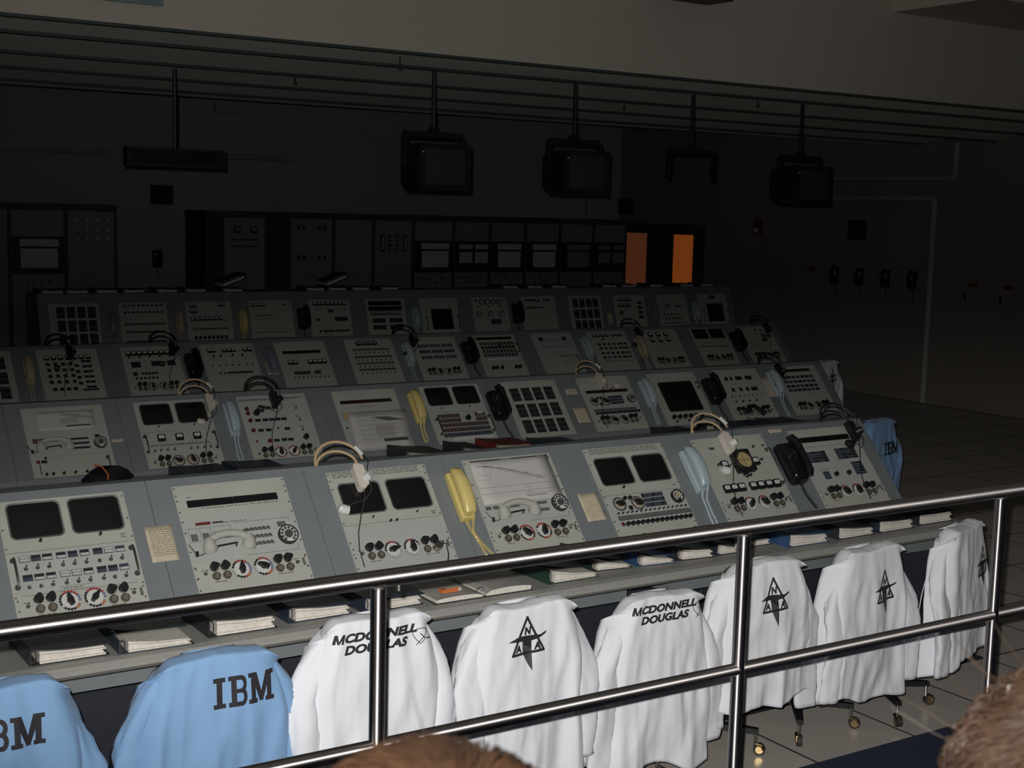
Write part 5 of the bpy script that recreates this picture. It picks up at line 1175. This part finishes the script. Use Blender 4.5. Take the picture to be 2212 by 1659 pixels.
# ------------------------------------------------------------------ guard railing
t = thing('guard_railing', 'brushed steel railing with two rails across the foreground', 'railing', (0, 3.0, 0.30))
YR = 0.0
link('top_rail', MB().mat('steel').tube([(-2.5+0.5*i, 0, 1.075) for i in range(23)], 0.0225, 24).mesh('top_rail', True), t)
posts = [-0.842, 0.378, 1.580, 2.818, 4.02, 5.24, 6.46, 7.68]
link('mid_rail', MB().mat('steel').tube([(-2.5+0.5*i, 0, 0.634) for i in range(23)], 0.0195, 24).mesh('mid_rail', True), t)
for i, x in enumerate(posts):
    link('post', cached(('post',), lambda b: b.mat('steel_post').tube([(0, 0, 0.0), (0, 0, 0.5), (0, 0, 1.056)], 0.0205, 24), True), t, (x, 0, 0))
    link('base_flange', cached(('flange',), lambda b: b.mat('steel').cyl(0, 0, 0.0, 0.010, 0.055, n=20)), t, (x, 0, 0.0005))
    link('weld', cached(('weld',), lambda b: b.mat('metal_dull').ring(0, 0, 0, 0.006, 0.0190, 0.0228, 20)), t, (x, 0, 1.052))
link('bolt', MB().mat('metal').tube([(0, 0, 0), (0, 0, -0.02)], 0.007, 8).mesh('bolt'), t, (1.640, 0.004, 1.056))

# ------------------------------------------------------------------ equipment racks behind the rear row
YC = 15.2
def rack(x0, x1, ztop, label, fn, m='cab', group='equipment racks along the back'):
    t = thing('equipment_rack', label, 'rack', (x0, YC, 0), (0, 0, 0), group); w_ = x1-x0
    link('body', MB().mat(m).box(0.004, w_-0.004, 0, 0.7, 0.004, ztop).mesh('body'), t)
    link('top_trim', MB().mat('cab_trim').box(0.0, w_, -0.012, 0.71, ztop, ztop+0.075).mesh('top_trim'), t)
    for xx in (0.0, w_-0.022): link('side_trim', MB().mat('cab_trim').box(xx, xx+0.022, -0.010, 0.0, 0.02, ztop).mesh('side_trim'), t)
    if fn: fn(t, w_)
def recorder(t, w_, z0=1.52, z1=1.92, dim=False, split=False):
    c = link('recorder', MB().mat('tv_case').box(0.03, w_-0.03, -0.05, 0.0, z0, z1).mesh('recorder'), t)
    pm = 'chart_paper' if not dim else 'cab'
    if split:
        for a_, b_ in ((0.06, w_/2-0.02), (w_/2+0.02, w_-0.06)): link('chart_window', MB().mat('paper_grey' if not dim else 'cab').box(a_, b_, -0.054, -0.05, z0+0.12, z1-0.14).box(a_, b_, -0.054, -0.05, z1-0.10, z1-0.04).mesh('chart_window'), c)
    else:
        link('chart_window', MB().mat(pm).box(0.10, w_-0.10, -0.054, -0.05, z0+0.065, z1-0.13).mesh('chart_window'), c)
        link('header_window', MB().mat(pm).box(0.09, w_-0.09, -0.054, -0.05, z1-0.105, z1-0.03).mesh('header_window'), c)
    bl = MB().mat('cab_dark')
    for i in range(5): bl.box(0.08+i*0.08, 0.10+i*0.08, -0.010, 0, z0-0.09-(i % 2)*0.05, z0-0.06-(i % 2)*0.05)
    link('controls', bl.mesh('controls'), t)
def knobs(zs):
    def fn(t, w_):
        for z in zs:
            for i in range(6):
                if i in (2, 3): continue
                link('knob', cached(('rack_knob',), lambda b: b.mat('cab_dark').box(-0.014, 0.014, -0.02, 0, -0.03, 0.03)), t, (0.12+i*(w_-0.24)/5, 0, z))
        link('panel_seam', MB().mat('cab_trim').box(0.025, w_-0.025, -0.004, 0, zs[0]-0.19, zs[0]-0.183).mesh('panel_seam'), t)
    return fn
def bars(t, w_):
    for xx in (0.10, w_-0.14): link('edge_meter', MB().mat('tv_case').box(xx, xx+0.05, -0.015, 0, 1.78, 1.98).mat('chart_paper').box(xx+0.016, xx+0.036, -0.017, -0.015, 1.80, 1.96).mesh('edge_meter'), t)
    for i in range(2):
        for j in range(4): link('button', cached(('rack_btn',), lambda b: b.mat('cab_dark').box(-0.02, 0.02, -0.008, 0, -0.015, 0.015)), t, (w_/2-0.05+0.1*i, 0, 1.80+0.055*j))
def two(t, w_):
    for xx in (0.18, 0.38): link('gauge', cached(('rack_g',), lambda b: b.mat('tv_case').box(-0.04, 0.04, -0.02, 0, -0.04, 0.04).mat('cab').box(-0.025, 0.025, -0.022, -0.02, -0.01, 0.028)), t, (xx, 0, 2.02))
    for z in (1.90, 1.82): link('label_strip', MB().mat('cab_trim').box(0.10, w_-0.1, -0.006, 0, z, z+0.02).mesh('label_strip'), t)
def dots(t, w_):
    for i in range(4):
        for j in range(3): link('lamp', cached(('rack_lamp',), lambda b: b.mat('phone_grey').cyl(0, 0, 0, 0.02, 0.016, n=8)), t, (0.12+0.11*i, 0, 1.90+0.10*j), (PI/2, 0, 0))
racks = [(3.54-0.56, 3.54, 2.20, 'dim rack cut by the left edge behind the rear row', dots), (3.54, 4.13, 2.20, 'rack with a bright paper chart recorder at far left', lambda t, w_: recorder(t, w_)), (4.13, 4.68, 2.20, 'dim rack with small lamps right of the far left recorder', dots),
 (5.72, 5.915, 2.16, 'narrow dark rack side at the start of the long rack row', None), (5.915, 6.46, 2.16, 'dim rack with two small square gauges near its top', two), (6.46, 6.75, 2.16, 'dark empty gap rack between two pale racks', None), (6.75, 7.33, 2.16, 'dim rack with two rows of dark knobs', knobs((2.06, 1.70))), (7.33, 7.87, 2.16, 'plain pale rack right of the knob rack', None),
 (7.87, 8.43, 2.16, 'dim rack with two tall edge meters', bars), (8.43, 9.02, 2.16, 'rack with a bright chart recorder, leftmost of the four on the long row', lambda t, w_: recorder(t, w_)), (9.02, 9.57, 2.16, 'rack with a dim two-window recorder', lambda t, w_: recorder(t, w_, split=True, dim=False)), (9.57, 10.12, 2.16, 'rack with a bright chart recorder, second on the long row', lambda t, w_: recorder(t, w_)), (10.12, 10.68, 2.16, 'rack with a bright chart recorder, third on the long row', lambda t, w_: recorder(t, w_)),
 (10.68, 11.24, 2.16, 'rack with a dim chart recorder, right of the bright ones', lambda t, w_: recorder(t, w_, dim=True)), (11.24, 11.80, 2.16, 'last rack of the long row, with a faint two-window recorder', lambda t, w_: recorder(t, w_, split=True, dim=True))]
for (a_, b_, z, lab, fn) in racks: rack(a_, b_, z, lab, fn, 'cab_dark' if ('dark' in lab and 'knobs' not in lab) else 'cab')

# ------------------------------------------------------------------ walls: doors, phones, conduits, alarms
struct('door_1', MB().mat('door_paint').box(14.0, 14.05, 16.12, 18.20, 0.0, 2.18))
DO = bpy.data.objects['door_1']
for (ya, yb, m) in ((17.46, 18.0, 'lit_glass_dim'), (16.32, 16.80, 'lit_glass')):
    link('glass_pane', MB().mat(m).box(13.994, 14.0, ya, yb, 1.00, 2.02).mesh('glass_pane'), DO)
    f = MB().mat('door_paint').box(13.985, 14.0, ya-0.03, ya, 0.97, 2.05).box(13.985, 14.0, yb, yb+0.03, 0.97, 2.05).box(13.985, 14.0, ya, yb, 2.02, 2.05).box(13.985, 14.0, ya, yb, 0.97, 1.00)
    link('window_frame', f.mesh('window_frame'), DO)
link('door_handle', MB().mat('metal_dull').box(13.96, 13.99, 17.10, 17.14, 0.95, 1.15).mesh('door_handle'), DO)
rotw = (PI/2, 0, -PI/2)
for i, y in enumerate((13.385, 12.938, 12.486, 12.037)):
    wallphone(0, 0, 'black wall telephone on the right wall, %s from the vertical pipe' % ORD[3-i], group='wall telephones on the right wall', thing_loc=((14.049, y, 1.56), rotw))
wallphone(0, 0, 'black wall telephone on the back wall between the racks', group=None, thing_loc=((6.18, 18.299, 1.56), (PI/2, 0, 0)))
# conduits
def pipe(pts, r, label): tag(link('wall_conduit', MB().mat('pipe_paint').tube(pts, r, 10).mesh('wall_conduit', True)), label, 'pipe')
pipe([(13.99, 11.43, 3.29), (13.99, 11.43, 2.90), (13.99, 11.47, 2.865), (13.99, 11.55, 2.862), (13.99, 13.70, 2.862)], 0.04, 'pale conduit bending from the ceiling along the right wall')
pipe([(13.99, 11.72, 0.01), (13.99, 11.72, 2.56), (13.99, 11.76, 2.60), (13.99, 11.84, 2.605), (13.99, 14.45, 2.605)], 0.045, 'pale vertical pipe on the right wall down to the floor')
pipe([(2.5, 18.25, 2.93), (5.55, 18.25, 2.95)], 0.03, 'faint horizontal conduit on the back wall at far left')
pipe([(7.0, 18.25, 2.97), (8.15, 18.25, 2.97)], 0.04, 'faint horizontal conduit on the back wall right of the hanging sign')
pipe([(13.40, 18.25, 2.24), (13.40, 18.25, 2.66)], 0.05, 'short vertical conduit on the back wall above the last racks')
# column behind the racks
struct('wall_column', MB().mat('wall_paint_back').box(4.95, 5.95, 17.5, 18.3, 0, 4.3)) if False else None
# fire alarm
t = thing('fire_alarm', 'red fire alarm with white strobe on the right wall', 'alarm', (14.049, 14.94, 2.18), rotw)
link('housing', MB().mat('red_dull').poly(rrect(0, 0, 0.14, 0.23, 0.015, 2), 0, 0.05).mesh('housing'), t)
link('strobe', MB().mat('white_plastic').poly(rrect(0.0, -0.05, 0.05, 0.06, 0.01, 2), 0.05, 0.075).mesh('strobe'), t)
for i, (y, z, lab) in enumerate(((13.86, 1.624, 'small red wall plate left of the four wall telephones'), (11.10, 1.554, 'small red wall plate just right of the vertical pipe'), (10.575, 1.546, 'small red wall plate at the right edge'))):
    t = thing('wall_plate', lab, 'plate', (14.049, y, z), rotw, 'red wall plates')
    link('plate', MB().mat('red_dull').box(-0.07, 0.07, -0.025, 0.025, 0, 0.012).mesh('plate'), t)
    if i: link('pull_handle', MB().mat('black').box(-0.115, -0.095, -0.20, -0.12, 0, 0.02).mesh('pull_handle'), t)
    link('legend', MB().mat('ind_red').box(-0.05, 0.05, -0.004, 0.004, 0.012, 0.013).mesh('legend'), t)
def speaker(loc, rot, w_, h_, label):
    t = thing('wall_speaker', label, 'speaker', loc, rot)
    link('case', MB().mat('cover_dark').poly([(-w_/2, -h_/2), (w_/2, -h_/2), (w_/2, h_/2), (-w_/2, h_/2)], 0, 0.12).mesh('case'), t)
    link('grille', MB().mat('tan_dark').box(-w_/2+0.02, w_/2-0.02, -h_/2+0.02, h_/2-0.02, 0.12, 0.128).mesh('grille'), t)
speaker((14.049, 12.99, 2.18), rotw, 0.22, 0.26, 'dim wooden speaker box on the right wall above the telephones')
speaker((6.24, 18.299, 2.42), (PI/2, 0, 0), 0.28, 0.26, 'dim square speaker on the back wall under the hanging sign')
speaker((14.049, 18.05, 2.45), rotw, 0.24, 0.26, 'dim square speaker at the back corner above the lit door')
tag(link('pale_wall_box', MB().mat('pipe_paint').box(6.99, 7.50, 18.18, 18.299, 3.55, 3.68).mesh('pale_wall_box')), 'faint pale box high on the back wall', 'light')  # plain pale box for a lighter patch on the wall

# ------------------------------------------------------------------ two spectators
def person(x, y, zf, hgt, face, shirt, hairm, label, seed, tousle=0.5):
    k = hgt/1.77
    t = thing('person', label, 'person', (x, y, zf), (0, 0, face))
    P = [(0, 0, .96, .125, .10), (0, .01, 1.10, .125, .095), (0, .01, 1.28, .145, .105), (0, .0, 1.42, .13, .09), (0, -.005, 1.50, .052, .052), (0, .01, 1.56, .055, .06), (0, .02, 1.63, .070, .085), (0, .012, 1.70, .070, .090)]
    E = [(i, i+1) for i in range(7)]
    for sx in (-1, 1):
        a = len(P); P += [(sx*.165, 0, 1.42, .058, .055), (sx*.205, -.01, 1.16, .045, .045), (sx*.215, .07, .94, .034, .034), (sx*.212, .11, .85, .036, .024)]; E += [(3, a), (a, a+1), (a+1, a+2), (a+2, a+3)]
        for q in range(4):
            c = len(P); dx = sx*.212+(q-1.5)*.018; P += [(dx, .128, .80, .010, .010), (dx, .142, .762+.006*abs(q-1.5), .008, .008)]; E += [(a+3, c), (c, c+1)]
        c = len(P); P += [(sx*.180, .135, .835, .011, .011), (sx*.175, .155, .80, .009, .009)]; E += [(a+3, c), (c, c+1)]
        c = len(P); P += [(sx*.095, 0, .86, .085, .09), (sx*.10, .01, .48, .058, .06), (sx*.10, -.015, .10, .040, .045), (sx*.10, .02, .045, .042, .04), (sx*.105, .13, .032, .042, .028)]; E += [(0, c), (c, c+1), (c+1, c+2), (c+2, c+3), (c+3, c+4)]
    me = bpy.data.meshes.new('body'); me.from_pydata([(p[0]*k, p[1]*k, p[2]*k) for p in P], E, [])
    o = bpy.data.objects.new('body', me); COL.objects.link(o)
    o.modifiers.new('skin', 'SKIN'); ss = o.modifiers.new('sub', 'SUBSURF'); ss.levels = 2; ss.render_levels = 2
    for i, sv in enumerate(me.skin_vertices[0].data): sv.radius = (P[i][3]*k, P[i][4]*k); sv.use_root = (i == 0)
    dg = bpy.context.evaluated_depsgraph_get(); m2 = bpy.data.meshes.new_from_object(o.evaluated_get(dg)); bpy.data.objects.remove(o)
    for n in ('skin', shirt, 'trousers', 'black'): m2.materials.append(M[n])
    for p in m2.polygons:
        c = p.center/k
        p.material_index = 0 if (c.z > 1.49 or (abs(c.x) > 0.17 and c.z < 0.97)) else 1 if c.z > 0.93 else 3 if c.z < 0.085 else 2
        p.use_smooth = True
    bo = link('body', m2, t)
    fz = MB().mat('skin'); fz.tube([(0, .105*k, 1.665*k), (0, .122*k, 1.64*k), (0, .108*k, 1.625*k)], [.008*k, .014*k, .012*k], 8)
    for sx in (-1, 1): fz.tube([(sx*.072*k, .01*k, 1.67*k), (sx*.085*k, .0, 1.65*k), (sx*.074*k, .01*k, 1.615*k)], [.012*k, .016*k, .010*k], 8)
    link('nose_and_ears', fz.mesh('nose_and_ears', True), t)
    fc = MB()
    for sx in (-1, 1): fc.mat('white_plastic').cyl(sx*.030*k, 0, 0, .006, .012*k, .008*k, 10).mat('black').cyl(sx*.030*k, 0, .006, .007, .005*k, n=8)
    fc.mat('red_dull').box(-.022*k, .022*k, -.062*k, -.054*k, 0, .006)
    link('eyes_and_mouth', fc.mesh('eyes_and_mouth'), t, (0, .094*k, 1.668*k), (-PI/2, 0, 0))
    # hair: a cap under a few thousand strands
    C = Vector((0, .0, 1.665*k)); A = Vector((.084*k, .102*k, .105*k))
    cap = MB().mat(hairm); nu, nv = 28, 14; vs = []
    for j in range(nv+1):
        for i in range(nu):
            a = 2*PI*i/nu; e = PI/2-(PI*0.62)*j/nv
            vs.append((A.x*math.cos(e)*math.cos(a), A.y*math.cos(e)*math.sin(a)-0.004, A.z*math.sin(e)))
    fs = []
    for j in range(nv):
        for i in range(nu):
            f = (j*nu+i, j*nu+(i+1) % nu, (j+1)*nu+(i+1) % nu, (j+1)*nu+i)
            m_ = (Vector(vs[f[0]])+Vector(vs[f[2]]))/2
            if m_.y > 0.055*k and m_.z < 0.035*k: continue
            fs.append(f)
    cap.add(vs, fs); hc = link('hair', cap.mesh('hair', True), t, C)
    rr = random.Random(seed); st = MB().mat(hairm)
    for q in range(9000):
        a = rr.uniform(0, 2*PI); e = math.asin(rr.uniform(-0.25, 1.0))
        d = Vector((math.cos(e)*math.cos(a), math.cos(e)*math.sin(a), math.sin(e)))
        if d.y > 0.55 and d.z < 0.35: continue
        p = Vector((d.x*A.x, d.y*A.y-0.004, d.z*A.z))
        crown = Vector((0, -0.35, 0.94)); tang = (d-crown*d.dot(crown)); tang = tang.normalized() if tang.length > 1e-3 else Vector((1, 0, 0))
        tang = (tang+Vector((rr.gauss(0, .16), rr.gauss(0, .16), rr.gauss(0, .10)))*tousle*1.3+Vector((math.sin(7*d.x+seed), math.cos(6*d.y), 0))*0.35*tousle).normalized()
        L = rr.uniform(.05, .085)*k; wild = rr.random() < 0.004*tousle
        pts = []; rr0 = rr.random()
        for s in range(6):
            f = s/5; lift = (.007*math.sin(PI*f*0.9)*rr0 if not wild else .034*f**1.8)*(0.5+tousle)
            pp = p+tang*L*f; rad = math.sqrt((pp.x/A.x)**2+((pp.y+.004)/A.y)**2+(pp.z/A.z)**2)
            base = Vector((pp.x/rad, (pp.y+.004)/rad-.004, pp.z/rad)); pts.append(base+d*(lift+.003)+Vector((rr.gauss(0, .0006), rr.gauss(0, .0006), rr.gauss(0, .0006)))*tousle)
        st.tube(pts, ([.0005, .0005, .0005, .0005, .0004, .0002] if not wild else [.0003]*5+[.0001]), 3, cap=False)
    so = link('hair_strands', st.mesh('hair_strands', True), hc); so['kind'] = 'stuff'
    return t
person(0.298, 0.505, 0.30, 1.755, -0.25, 'shirt_a', 'hair_brown', 'brown-haired person seen from behind at the bottom centre, only hair showing', 3, 0.45)
person(0.724, 0.458, 0.30, 1.735, -0.5, 'shirt_b', 'hair_light', 'person with tousled lighter hair at the bottom right corner', 5, 1.0)
